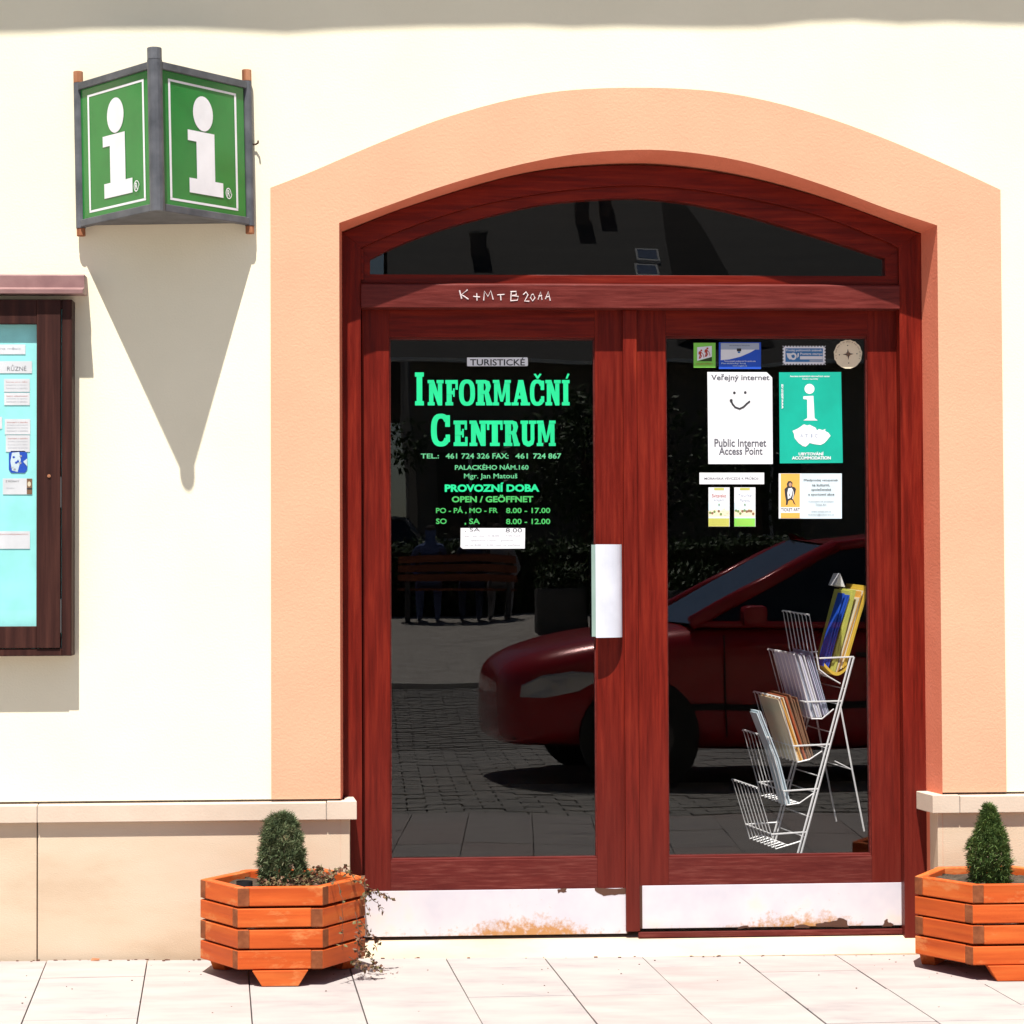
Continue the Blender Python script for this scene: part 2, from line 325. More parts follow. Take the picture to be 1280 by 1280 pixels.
# slab letters (unit 10 x 10)
def ring(ang0, ang1, n=18, ri=(.42, .72)):
    q = []
    def pt(a, rx, rz, p=2.6):
        c, s_ = math.cos(a), math.sin(a)
        return 5+rx*math.copysign(abs(c)**(2/p), c), 5+rz*math.copysign(abs(s_)**(2/p), s_)
    for i in range(n):
        a, b = ang0+(ang1-ang0)*i/n, ang0+(ang1-ang0)*(i+1)/n
        q.append([pt(a, 5, 5.1), pt(b, 5, 5.1), pt(b, 5*ri[0], 5*ri[1]), pt(a, 5*ri[0], 5*ri[1])])
    return q
def R_(x0, z0, x1, z1): return [(x0, z0), (x1, z0), (x1, z1), (x0, z1)]
GL = {
 'I': [R_(2, 0, 8, 10), R_(.3, 0, 9.7, 1.3), R_(.3, 8.7, 9.7, 10)],
 'N': [R_(.9, 0, 3.6, 10), R_(6.4, 0, 9.1, 10), [(.9, 10), (6.4, 0), (9.1, 0), (3.9, 10)], R_(0, 0, 4.4, 1.3), R_(0, 8.7, 4, 10), R_(5.6, 8.7, 10, 10)],
 'F': [R_(1, 0, 4.9, 10), R_(0, 0, 6, 1.3), R_(0, 8.5, 9.6, 10), R_(7.8, 6.2, 9.6, 10), R_(1, 4.3, 7, 5.8), R_(5.9, 3.4, 7.2, 6.7)],
 'E': [R_(1, 0, 4.9, 10), R_(0, 0, 9.8, 1.5), R_(0, 8.5, 9.4, 10), R_(7.8, 6.4, 9.4, 10), R_(8.1, 0, 9.8, 3.6), R_(1, 4.3, 7, 5.8), R_(5.9, 3.4, 7.2, 6.7)],
 'O': ring(0, 2*math.pi, 28),
 'C': ring(rad(38), rad(325), 24)+[R_(7.2, 6, 9.6, 9.6), R_(7.4, 1.3, 9.6, 3.6)],
 'R': [R_(1, 0, 4.6, 10), R_(0, 0, 5.4, 1.3), R_(0, 8.6, 6, 10), [(5.5, 10), (8, 9.5), (9, 7.6), (6, 7), (5.5, 8.6)], [(9, 7.6), (8, 5.4), (5.5, 4.5), (5.5, 5.9), (6, 7)], R_(3, 4.5, 5.7, 5.9), [(5, 4.8), (6.4, 0), (10, 0), (7.6, 5.3)], R_(6.2, 0, 10, 1.2)],
 'M': [R_(.7, 0, 2.6, 10), R_(7.2, 0, 9.4, 10), [(1, 10), (4.2, 1.5), (5.6, 1.5), (3.5, 10)], [(9, 10), (5.6, 1.5), (4.4, 1.5), (6.8, 10)], R_(0, 0, 3.4, 1.2), R_(6.4, 0, 10, 1.2), R_(0, 8.8, 3.6, 10), R_(6.6, 8.8, 10, 10)],
 'A': [[(.9, 0), (2.5, 0), (6.2, 10), (3.8, 10)], [(5.6, 0), (9.2, 0), (6.4, 10), (3.6, 10)], R_(2.2, 2.6, 7, 3.9), R_(0, 0, 3.8, 1.2), R_(4.9, 0, 10, 1.2)],
 'T': [R_(3.1, 0, 6.9, 10), R_(1.9, 0, 8.1, 1.3), R_(0, 8.5, 10, 10), R_(0, 6.3, 1.5, 10), R_(8.5, 6.3, 10, 10)],
 'U': [R_(.9, 2.4, 4.1, 10), R_(6.4, 2.4, 8.8, 10), R_(0, 8.7, 4.9, 10), R_(5.4, 8.7, 10, 10), [(.9, 2.4), (1.8, .7), (4.2, -.1), (4.9, 1.7), (4.1, 2.4)], [(8.8, 2.4), (8, .7), (5.8, -.1), (4.9, 1.7), (6.4, 2.4)], [(4.2, -.1), (5.8, -.1), (5.4, 1.9), (4.6, 1.9)]],
}
def glyph(mb, ch, a, b, c, d, Y, mi=0):
    x0, z1 = W(a, b, Y); x1, z0 = W(c, d, Y)
    for k, q in enumerate(GL[ch]):
        mb.poly([(x0+(x1-x0)*u/10, z0+(z1-z0)*w/10) for u, w in q], Y-.00012*k, mi)

# ------------------------------------------------------------------ ground
def gz(y):
    if y > -1.3: return .012*y
    if y > -9: return -.016
    if y > -26: return -.016+(-9-y)*.045
    return -.016+17*.045
def gp(x, y): return gz(y)+max(-.004, min(.034, .0078*(1.6-x)))      # the pavement falls slightly to the right
g = MB(); ys = [8, -.02, -1.3, -4.2, -9, -14, -20, -26, -60, -300]
for i in range(len(ys)-1):
    a, b = ys[i], ys[i+1]; za = (gz(a) if a < 0 else 0)-.045; zb = gz(b)-.045
    if a > 1: za = zb = -.045
    g.add([(-300, a, za), (-300, b, zb), (300, b, zb), (300, a, za)], [(0, 1, 2, 3)])
g = g.build('ground', 'joint_sand'); g['kind'] = 'structure'
sq = MB()
yy = [-14.16, -17, -20, -23, -26, -60]
for i in range(len(yy)-1):
    sq.add([(-60, yy[i], gz(yy[i])), (-60, yy[i+1], gz(yy[i+1])), (60, yy[i+1], gz(yy[i+1])), (60, yy[i], gz(yy[i]))], [(0, 1, 2, 3)])
sq = sq.build('town_square', 'square_cobble'); sq['kind'] = 'structure'
kb = MB().box(-20, 20, -14.15, -14.0, -.1, gz(-14)+.05).build('kerb', 'kerb_stone', bevel=.01); kb['kind'] = 'structure'
st = MB()
y = -4.35
row = 0
while y > -13.9:
    x = -4 + (row % 2)*.11
    while x < 7:
        w_ = .22; j = random.uniform(-.006, .006); z = gz(y)+random.uniform(-.003, .003)
        st.box(x+.005, x+w_-.005, y-.134, y-.006+j*.3, z-.05, z); x += w_
    y -= .138; row += 1
st = st.build('street_setts', 'sett_stone'); st['kind'] = 'stuff'; tag(st, 'grey stone setts laid in rows across the street', 'paving')

PV = bpy.data.objects.new('pavement', None); COL.objects.link(PV); PV['kind'] = 'structure'
phi = math.atan(194/2890); cu, su = math.cos(phi), math.sin(phi)
def uv2xy(u, v): return (u*cu - v*su, u*su + v*cu)       # v runs into the wall
def clip(poly, f):
    out = []
    for i in range(len(poly)):
        a, b = poly[i], poly[(i+1) % len(poly)]; fa, fb = f(a), f(b)
        if fa >= 0: out.append(a)
        if (fa >= 0) != (fb >= 0):
            t = fa/(fa-fb); out.append((a[0]+(b[0]-a[0])*t, a[1]+(b[1]-a[1])*t))
    return out
u0_ = WX(556, 0, 1196)*cu; cw = .325; G_ = .0034
for c in range(-9, 17):
    ua, ub = u0_+c*cw+G_/2, u0_+(c+1)*cw-G_/2
    v = .6 - random.uniform(0, .4)
    k = 0
    while v > -4.7:
        L = random.choice((.325, .4875, .4875, .65)); va, vb = v-G_/2, v-L+G_/2; v -= L
        P = [uv2xy(ua, vb), uv2xy(ub, vb), uv2xy(ub, va), uv2xy(ua, va)]
        P = clip(P, lambda p: -.028-p[1]); P = clip(P, lambda p: p[1]+4.33) if P else P
        if len(P) < 3: continue
        ar = abs(sum(P[i][0]*P[(i+1) % len(P)][1]-P[(i+1) % len(P)][0]*P[i][1] for i in range(len(P))))/2
        if ar < .002: continue
        if max(p[1] for p in P) < -1.1 and (P[0][0] < -2.2 or P[0][0] > 4.6): continue
        dz = random.uniform(-.0015, .0015); n = len(P)
        ox = sum(p[0] for p in P)/n; oy = sum(p[1] for p in P)/n
        m = MB().add([(p[0], p[1], gp(*p)-.03) for p in P]+[(p[0], p[1], gp(*p)+dz) for p in P],
                     [tuple(range(n, 2*n))]+[(i, (i+1) % n, (i+1) % n+n, i+n) for i in range(n)])
        me = m.build('paving_slab', random.choice(('paving', 'paving', 'paving_pink')), PV, bevel=.0016)

# ------------------------------------------------------------------ the building
B = thing('tourist_office_building', 'cream plastered building with peach arched doorway and red wooden double door', 'building', (0, 0, 0))
N = 48
def curve(pts, Y):
    """arc through measured points -> N+1 world (x, z) pairs, smooth"""
    xs = [p[0] for p in pts]; out = []
    for i in range(N+1):
        x = xs[0]+(xs[-1]-xs[0])*i/N
        k = max(j for j in range(len(xs)-1) if xs[j] <= x+1e-6)
        p0 = pts[max(k-1, 0)]; p1 = pts[k]; p2 = pts[k+1]; p3 = pts[min(k+2, len(pts)-1)]
        t = (x-p1[0])/(p2[0]-p1[0]); h = p2[0]-p1[0]
        m1 = (p2[1]-p0[1])/max(p2[0]-p0[0], 1)*h; m2 = (p3[1]-p1[1])/max(p3[0]-p1[0], 1)*h
        y_ = (2*t**3-3*t*t+1)*p1[1]+(t**3-2*t*t+t)*m1+(-2*t**3+3*t*t)*p2[1]+(t**3-t*t)*m2
        out.append((x, y_))
    sm = [out[0]]+[(out[i][0], (out[i-1][1]+2*out[i][1]+out[i+1][1])/4) for i in range(1, N)]+[out[-1]]
    return [W(a, b, Y) for a, b in sm]
OUT = [(338, 235), (385, 217), (431, 197), (488, 173), (544, 151.5), (591, 137), (637, 125), (689, 115.5), (742, 111), (795, 110), (848, 111), (901, 115.5), (953, 125), (1000, 137), (1046, 151.5), (1104, 173), (1159, 196), (1205, 216.5), (1250, 237.5)]
INN = [(424, 279), (487, 256.4), (544, 236), (600, 219), (656, 204.5), (722, 192.5), (795, 187.5), (844, 189), (907, 197.5), (960, 210), (1009, 225), (1061, 243), (1102, 259), (1171, 282)]
SOF = [(428.5, 291), (494, 264), (550, 246), (587, 234.5), (637, 221), (681, 213), (731, 208.5), (795, 206.5), (844, 209), (904, 217), (960, 228.5), (1020, 245), (1080, 265.5), (1148, 292)]
SAS = [(450, 310), (515, 283), (587, 260), (650, 246.5), (712, 237.5), (790, 232), (855, 236), (930, 247.5), (1005, 264.5), (1065, 285), (1127, 311)]
GLS = [(462.5, 324), (494, 308), (550, 287), (619, 268), (681, 254.5), (740, 249), (795, 247.5), (855, 253), (930, 268.5), (1005, 290.5), (1061, 308), (1106, 323)]
YF, YB, YL, YG = .135, .155, .188, .212     # frame, transom, leaf and glass planes
cO = curve(OUT, 0); cI = curve(INN, 0); cS = curve(SOF, YF); cA = curve(SAS, YF+.012); cG = curve(GLS, YF+.02)
LX0, LX1 = cO[0][0], cI[0][0]; RX0, RX1 = cI[-1][0], cO[-1][0]
SX0, SX1 = cS[0][0], cS[-1][0]
Zf = WZ(1004.5, -.026, 300)+.011; ZT = 7.0; XW0, XW1 = -9.0, 11.0
# plaster wall: slab pieces around the opening, joined in one mesh
w = MB()
w.prism_xz([(XW0, Zf), (LX0, Zf), cO[0], (XW0, cO[0][1])], 0, .4)
w.prism_xz([(RX1, Zf), (XW1, Zf), (XW1, cO[-1][1]), cO[-1]], 0, .4)
for i in range(N): w.add([(cO[i][0], 0, cO[i][1]), (cO[i+1][0], 0, cO[i+1][1]), (cO[i+1][0], 0, 3.2), (cO[i][0], 0, 3.2)], [(0, 1, 2, 3)])
w.add([(XW0, 0, cO[0][1]), (cO[0][0], 0, cO[0][1]), (cO[0][0], 0, 3.2), (XW0, 0, 3.2)], [(0, 1, 2, 3)])
w.add([(cO[-1][0], 0, cO[-1][1]), (XW1, 0, cO[-1][1]), (XW1, 0, 3.2), (cO[-1][0], 0, 3.2)], [(0, 1, 2, 3)])
w.add([(XW0, 0, 3.2), (XW1, 0, 3.2), (XW1, 0, ZT), (XW0, 0, ZT)], [(0, 1, 2, 3)])
w.add([(XW0, 0, 0), (XW0, .4, 0), (XW0, .4, ZT), (XW0, 0, ZT)], [(0, 3, 2, 1)])
w.add([(XW1, 0, 0), (XW1, .4, 0), (XW1, .4, ZT), (XW1, 0, ZT)], [(0, 1, 2, 3)])
w.build('wall', 'plaster', B)
# peach surround, 6 mm proud, with the splayed reveal
sr = MB(); yS = -.006
sr.band(cI, [(x, z) for x, z in cO], yS, .02)
sr.prism_xz([(LX0, Zf), (LX1, Zf), cI[0], cO[0]], yS, .02)
sr.prism_xz([(RX0, Zf), (RX1, Zf), cO[-1], cI[-1]], yS, .02)
sr.build('arch_surround', 'peach_plaster', B)
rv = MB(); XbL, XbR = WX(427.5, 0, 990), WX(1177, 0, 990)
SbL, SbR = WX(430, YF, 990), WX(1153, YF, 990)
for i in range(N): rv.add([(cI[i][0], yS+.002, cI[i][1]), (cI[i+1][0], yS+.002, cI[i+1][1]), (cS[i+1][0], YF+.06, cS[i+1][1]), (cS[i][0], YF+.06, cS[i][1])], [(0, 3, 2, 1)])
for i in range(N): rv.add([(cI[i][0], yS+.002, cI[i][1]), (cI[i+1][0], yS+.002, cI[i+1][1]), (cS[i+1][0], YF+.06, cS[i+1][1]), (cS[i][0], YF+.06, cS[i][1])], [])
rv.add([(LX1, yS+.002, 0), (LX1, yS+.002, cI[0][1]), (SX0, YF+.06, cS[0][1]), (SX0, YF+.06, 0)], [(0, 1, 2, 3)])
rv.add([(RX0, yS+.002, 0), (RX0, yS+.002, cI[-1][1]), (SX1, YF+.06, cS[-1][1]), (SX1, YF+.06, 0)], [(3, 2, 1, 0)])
rv.build('door_reveal', 'peach_red_bounce', B)
# ledge course (bevelled stone caps) and plinth slabs
LF = -.026; PF = -.003
zt, zb = WZ(1004.5, LF, 300), WZ(1026, LF, 300)
def cap(x0, x1, y1=.03, ret=0, name='ledge_stone'):
    m = MB(); m.prism_yz([(LF, zb), (y1, zb), (y1, zt+.006), (LF, zt)], x0, x1)
    return m.build('ledge_stone', 'ledge_stone', B, bevel=.002)
XPL, XPR = WX(438, PF, 1100), WX(1172, PF, 1100)
xl = [XW0, -6, -4.6, -3.2, -2.1, WX(46.5, LF, 1020), WX(408, LF, 1015)]
for a, b in zip(xl[:-1], xl[1:]): cap(a+.0012, b-.0012)
m = MB(); xe = WX(446, LF, 1010); m.prism_xy([(xl[-1]+.0012, LF), (xe, LF), (xe-.012, YF-.004), (XPL-.02, YF-.004), (XPL-.02, .03), (xl[-1]+.0012, .03)], zb, zt+.004); m.build('ledge_stone', 'ledge_stone', B, bevel=.002)
xr0 = WX(1166, LF, 1010); xj = WX(1200, LF, 1010)
m = MB(); m.prism_xy([(xr0, LF), (xj-.0012, LF), (xj-.0012, .03), (XPR+.02, .03), (XPR+.02, YF-.004), (WX(1145, YF, 1000), YF-.004)], zb, zt+.004); m.build('ledge_stone', 'ledge_stone', B, bevel=.002)
xrr = [xj, 2.75, 3.9, 5.1, 6.5, 8, XW1]
for a, b in zip(xrr[:-1], xrr[1:]): cap(a+.0012, b-.0012)
xp = [XW0, -5.4, -3.4, -2.35, WX(46.5, PF, 1100), XPL]
for a, b in zip(xp[:-1], xp[1:]): box('plinth_slab', a+.002, b-.002, PF, .10 if b < XPL else YF+.05, -.05, zb-.001, 'sandstone', B, .002)
xp = [XPR, 2.9, 4.6, 6.2, 8.4, XW1]
for a, b in zip(xp[:-1], xp[1:]): box('plinth_slab', a+.002, b-.002, PF, .10 if a > XPR else YF+.05, -.05, zb-.001, 'sandstone', B, .002)
MB().box(XW0, LX1, .012, .2, -.1, zb).box(RX0, XW1, .012, .2, -.1, zb).build('plinth_bedding', 'joint_sand', B)
MB().box(XW0, LX1-.004, LF+.0035, .03, zb+.002, zt-.004).box(RX0+.004, XW1, LF+.0035, .03, zb+.002, zt-.004).box(XW0, LX1-.006, .012, .05, zt-.004, zt+.03).box(RX0+.006, XW1, .012, .05, zt-.004, zt+.03).build('mortar_joint', 'joint_sand', B)
# doorstep
ZD = WZ(1169, YL, 640)
MB().add([(SX0-.02, -.026, -.08), (SX1+.02, -.026, -.08), (SX1+.02, -.026, .004), (SX0-.02, -.026, .004), (SX0-.02, .35, ZD+.012), (SX1+.02, .35, ZD+.012)], [(0, 1, 2, 3), (3, 2, 5, 4)]).build('doorstep', 'sandstone', B)
# eaves high above, their edge throws the shade along the top of the picture
ze = WZ(34, 0)+2.28*.655-.03
ev = MB(); ev.box(XW0-.2, XW1+.2, -.50, 0.2, ze+.02, ze+.14); ev.build('eaves_board', 'plaster', B)
ga = MB(); rg = random.Random(3); P = []; x = XW0-.2
while x < XW1+.3: P.append((x, -.60+rg.uniform(-.003, .003), ze+.034+.021*(x-.47)*(1 if abs(x) < 4 else 4/abs(x))+.006*math.sin(x*5.1))); x += .16
ga.tube(P, .055, 10); ga.build('eaves_gutter', 'lead', B, smooth=True)
tl = MB(); x = XW0
while x < XW1:
    d = random.uniform(-.012, .012)+.012*math.sin(x*1.7)
    tl.tube([(x, -.55+d, ze+.03), (x, .2, ze+.45)], .09, 8); x += .2
tl.build('roof_tiles', 'roof_tile', B)['kind'] = 'stuff'
rfm = MB(); rfm.add([(XW0-.2, -.5, ze+.06), (XW1+.2, -.5, ze+.06), (XW1+.2, 5, ze+3.4), (XW0-.2, 5, ze+3.4)], [(0, 1, 2, 3)]); rfm.build('roof', 'roof_tile', B)
# interior
Zc = 2.75
MB().box(-2.5, 5.5, .36, 6.2, -.06, .02).build('interior_floor', 'shop_floor', B)
MB().box(-2.5, 5.5, 6.2, 6.3, 0, Zc).box(-2.6, -2.5, .36, 6.3, 0, Zc).box(5.5, 5.6, .36, 6.3, 0, Zc).box(-2.5, SX0-.03, .36, .42, 0, Zc).box(SX1+.03, 5.5, .36, .42, 0, Zc).build('interior_wall', 'dark_room', B)
MB().box(-2.5, 5.5, .36, 6.3, Zc, Zc+.1).build('interior_ceiling', 'dark_room', B)
# lining between frame and room, above arch
ln = MB(); ln.band(cS, [(x, 3.3) for x, z in cS], YF+.058, .5); ln.box(SX0-.5, SX0, YF+.1, .5, 0, 3.3); ln.box(SX1, SX1+.5, YF+.1, .5, 0, 3.3); ln.build('inner_lining', 'dark_room', B)

# ---- door frame
FR = holder('door_frame', B)
xa, xb = WX(452, YF, 700), WX(1127, YF, 700)     # inner edges of the frame jambs
box('jamb', SX0-.01, xa, YF, YF+.09, ZD-.03, cS[0][1]+.003, 'red_wood_upright', FR, .002)
box('jamb', xb, SX1+.012, YF, YF+.09, ZD-.03, cS[-1][1]+.003, 'red_wood_upright', FR, .002)
fa = MB(); lo = [(min(max(a[0], xa), xb), a[1]) for a in cA]
fa.band(lo, cS, YF-.0015, YF+.09)
fa.prism_xz([(xa, WZ(350, YF)), (cA[0][0]+.012, WZ(350, YF)), (cA[0][0]+.012, cA[0][1]-.004), (xa, cA[0][1]-.004)], YF+.002, YF+.09)
fa.build('arch_head', 'red_wood_level', FR, bevel=.0015)
tb0, tb1 = WZ(385, YB-.03), WZ(355.5, YB-.03)
m = MB().prism_yz([(YB-.03, tb0), (YB+.07, tb0), (YB+.07, tb1+.006), (YB-.022, tb1+.004), (YB-.03, tb1-.002)], xa, xb); TB = m.build('transom_beam', 'red_wood_beam', FR, bevel=.002)
# fanlight sash + glass
FS = holder('fanlight', B)
m = MB(); m.band(cG, cA, YF+.014, YF+.07)
zg = WZ(344, YF+.02)
m.box(cA[0][0], cA[-1][0], YF+.014, YF+.07, tb1+.006, zg)
m.prism_xz([(cA[0][0], zg), (cG[0][0], zg), cG[0], cA[0]], YF+.0141, YF+.07)
m.prism_xz([(cG[-1][0], zg), (cA[-1][0], zg), cA[-1], cG[-1]], YF+.0141, YF+.07)
m.build('sash', 'red_wood_level', FS, bevel=.0012)
m = MB(); yg = YF+.035; base = [(x, zg-.01) for x, z in cG]; m.band(base, [(x, z+.01) for x, z in cG], yg, yg+.004); m.build('glass_pane', 'door_glass', FS)

# ---- leaves
def leaf(px, label):
    xo0, xg0, xg1, xo1, gt, gb, kt, zbm = px
    L = holder('door_leaf', B); L['label'] = label
    X0, G0, G1, X1 = (WX(v, YL, 750) for v in (xo0, xg0, xg1, xo1))
    cxp = (xo0+xo1)/2
    zt_ = tb0+.004; zG1 = WZ(gt, YL, cxp); zG0 = WZ(gb, YL, cxp); zK = WZ(kt, YL, cxp); zB = WZ(zbm, YL, cxp)
    box('stile', X0, G0, YL, YL+.055, zK-.01, zt_, 'red_wood_upright', L, .0015)
    box('stile', G1, X1, YL, YL+.055, zK-.01, zt_, 'red_wood_upright', L, .0015)
    box('top_rail', G0, G1, YL+.0008, YL+.055, zG1, zt_, 'red_wood_level', L, .0012)
    box('bottom_rail', G0, G1, YL+.0008, YL+.055, zK-.01, zG0, 'bottom_rail_wood', L, .0012)
    # slim bead round the glass
    b = MB(); t = .007
    for (a, c, d, e) in ((G0-.001, G1+.001, zG1-t, zG1+.001), (G0-.001, G1+.001, zG0-.001, zG0+t), (G0-.001, G0+t*.6, zG0+t, zG1-t), (G1-t*.6, G1+.001, zG0+t, zG1-t)): b.box(a, c, YL+.012, YL+.04, d, e)
    b.build('glazing_bead', 'red_wood_beam', L, bevel=.001)
    box('glass_pane', G0, G1, YG, YG+.004, zG0, zG1, 'door_glass', L, 0)
    return L, X0, X1, zK, zB, G0, G1, zG0, zG1
LL, lx0, lx1, lk, lb, lg0, lg1, lgz0, lgz1 = leaf((453, 487.5, 745, 783, 421.5, 1075, 1112, 1169), 'left door leaf with green opening hours lettering and white handle')
LR, rx0, rx1, rk, rb, rg0, rg1, rgz0, rgz1 = leaf((797, 834, 1087, 1125, 420, 1071, 1105, 1160), 'right door leaf with stickers on its glass')
box('mullion_cover', WX(780.5, YL-.02, 750), WX(798, YL-.02, 750), YL-.018, YL+.06, WZ(1165, YL), tb0, 'red_wood_upright', LL, .003)
# kick plates with scalloped, peeled edges
YK = YL-.004
box('kick_plate', lx0+.002, WX(785, YK, 1140)-.004, YK, YK+.003, lb, lk, 'kick_enamel', LL, .001)
box('kick_backing', lx0+.002, lx1, YK+.0035, YK+.05, lb, lk-.001, 'rust_iron', LL, 0)
box('kick_plate', WX(803, YK, 1140), rx1, YK, YK+.003, rb+.004, rk, 'kick_enamel_b', LR, .001)
box('kick_backing', rx0, rx1-.002, YK+.0035, YK+.05, rb+.004, rk-.001, 'rust_iron', LR, 0)
def flake(parent, pts, mat='rust_iron'):
    P = []
    for i in range(len(pts)):
        a, b = pts[i], pts[(i+1) % len(pts)]
        for t in (0, .33, .66): P.append((a[0]+(b[0]-a[0])*t+random.uniform(-1, 1)*1.1, a[1]+(b[1]-a[1])*t+random.uniform(-1, 1)*.9))
    MB().poly([W(p[0], p[1], YK-.0008) for p in P][::-1], YK-.0008).build('bare_patch', mat, parent)
flake(LL, [(743, 1110), (784, 1110), (784, 1117), (768, 1119), (755, 1120), (745, 1116)])
flake(LL, [(696, 1111), (708, 1110.5), (708, 1114.5), (698, 1116)])
for q in ([(923, 1158), (935, 1157), (937, 1160), (922, 1161)], [(993, 1158), (1000, 1155), (1012, 1158), (1012, 1160), (993, 1160)], [(1020, 1154), (1032, 1153), (1045, 1150), (1050, 1148), (1060, 1150), (1060, 1159), (1021, 1159)], [(1105, 1153), (1108, 1148), (1112, 1153), (1117, 1155), (1116, 1158), (1103, 1158)]): flake(LR, q)
m = MB(); m.box(WX(798, YL-.02, 1160), xb, YL-.022, YL-.006, WZ(1169, YL, 960), WZ(1163, YL, 960)+.002); m.build('weather_bar', 'bottom_rail_wood', LR, bevel=.002)
# handle: bent white sheet, open to the left
hx1 = WX(777.5, YL, 740); hx0 = WX(744.5, YL-.06, 740); hz0, hz1 = WZ(797, YL-.05, 760), WZ(680.5, YL-.05, 760)
m = MB(); pr = []
for i in range(13):
    a = math.pi/2*i/12; pr.append((hx1-(hx1-hx0)*(1-math.cos(a)), YL-.001-.062*math.sin(a)))
t = .003; inner = [(x+ (t if i > 6 else 0), y+(t if i > 6 else 0)) for i, (x, y) in enumerate(pr)]
inner = [(hx1-.002-(hx1-hx0-t)*(1-math.cos(math.pi/2*i/12)), YL-.001-.059*math.sin(math.pi/2*i/12)) for i in range(13)]
for i in range(12):
    q = [pr[i], pr[i+1], inner[i+1], inner[i]]
    v = [(x, y, hz0) for x, y in q]+[(x, y, hz1) for x, y in q]
    m.add(v, [(0, 1, 5, 4), (2, 3, 7, 6), (1, 2, 6, 5), (0, 3, 2, 1), (4, 5, 6, 7)])
m.box(hx1-.006, hx1, YL-.002, YL+.001, hz0, hz1)
H = m.build('door_handle', 'handle_white', LL, smooth=False)
m = MB(); m.box(WX(739.5, YG-.03, 740), WX(745, YG-.03, 740), YG-.032, YG-.026, WZ(796, YG-.03), WZ(681, YG-.03)); m.build('handle_edge_strip', 'glass_edge', LL)

# chalk blessing on the transom
ck = MB(); yc = YB-.0305
def cs(pts, r=.0021):
    P = []
    for i, (a, b) in enumerate(pts):
        x, z = W(a+random.uniform(-.3, .3), b+random.uniform(-.3, .3), yc); P.append((x, yc-.0003, z))
    ck.tube(P, r*random.uniform(.8, 1.15), 5)
q = lambda *a: cs([(400+x*.3125, 180+y*.3125) for x, y in a])
q((558, 585), (566, 620)); q((590, 583), (565, 602), (575, 608), (593, 622))
q((612, 610), (640, 612)); q((626, 598), (628, 626))
q((655, 625), (657, 588), (672, 610), (684, 588), (692, 622))
q((710, 604), (738, 602)); q((722, 602), (724, 626))
q((765, 592), (763, 626)); q((763, 592), (785, 590), (786, 604), (768, 607)); q((768, 607), (793, 610), (790, 624), (762, 627))
q((814, 604), (824, 593), (832, 604), (818, 628), (838, 630)); q((848, 602), (842, 616), (850, 628), (860, 616), (854, 601), (848, 602))
q((872, 622), (882, 592), (888, 624)); q((874, 610), (888, 606)); q((902, 620), (913, 592), (921, 626)); q((904, 612), (918, 610))
ck.build('chalk_writing', 'chalk', FR)

# green vinyl lettering on the left pane
YT = YG-.0012
VM = ['vinyl_green', 'vinyl_leaf', 'vinyl_mint']
t1 = MB()
for ch, a, b, c, d in (('I', 518.3, 465.5, 530.3, 506.8), ('N', 534.5, 475, 554.6, 506.8), ('F', 556.6, 475, 573, 506.8), ('O', 573.6, 474.7, 593.8, 507), ('R', 594.9, 475, 615.8, 506.8), ('M', 616, 475, 638.6, 506.8), ('A', 639.3, 475, 662.5, 506.8), ('C', 662.3, 474.7, 681, 507), ('N', 681.7, 475, 701, 506.8), ('I', 702, 475, 712.4, 506.8),
                       ('C', 538.6, 517.5, 563.5, 557.8), ('E', 566.9, 525.7, 584.8, 557.5), ('N', 586.8, 525.7, 609, 557.5), ('T', 608.6, 525.7, 628.4, 557.5), ('R', 629.4, 525.7, 649.8, 557.5), ('U', 650.6, 525.7, 670.4, 557.8), ('M', 670.8, 525.7, 694.6, 557.5)):
    t1 = MB(); glyph(t1, ch, a, b, c, d, YT)
    t1.build('vinyl_letter', VM, LL)
for P in ([(667, 467.5), (669.5, 467), (672, 470.3), (674.5, 467), (677, 467.5), (673, 473.4), (671, 473.4)], [(707, 473.3), (709.5, 466.8), (712, 467.5), (709.3, 473.3)]): MB().poly([W(a, b, YT) for a, b in P][::-1], YT).build('letter_accent', VM, LL)
ov = lambda r: (480+r[0]/4.571, 420+r[1]/4.571, 480+r[2]/4.571, 420+r[3]/4.571)
for s_, r, mi, o in (("TEL.:", (210, 672, 314, 700), 2, .02), ("461 724 326", (352, 670, 603, 701), 2, .02), ("FAX:", (619, 670, 712, 701), 2, .02), ("461", (750, 670, 822, 701), 2, .02), ("724 867", (852, 670, 1013, 701), 2, .02),
                     ("PALACKÉHO NÁM.160", (405, 731, 826, 764), 2, .02), ("Mgr. Jan Matouš", (457, 786, 762, 822), 2, .01),
                     ("PROVOZNÍ DOBA", (347, 838, 888, 890), 0, .045), ("OPEN / GEÖFFNET", (387, 908, 853, 950), 1, .035),
                     ("PO - PÁ , MO - FR", (297, 975, 650, 1016), 1, .02), ("8.00 - 17.00", (697, 982, 950, 1012), 1, .02),
                     ("SO", (297, 1043, 358, 1074), 1, .02), (", SA", (460, 1043, 548, 1080), 1, .02), ("8.00 - 12.00", (697, 1044, 950, 1075), 1, .02)):
    t1 = MB(); px_text(t1, s_, *ov(r), YT, mi, o); t1.build('lettering_line', VM, LL)

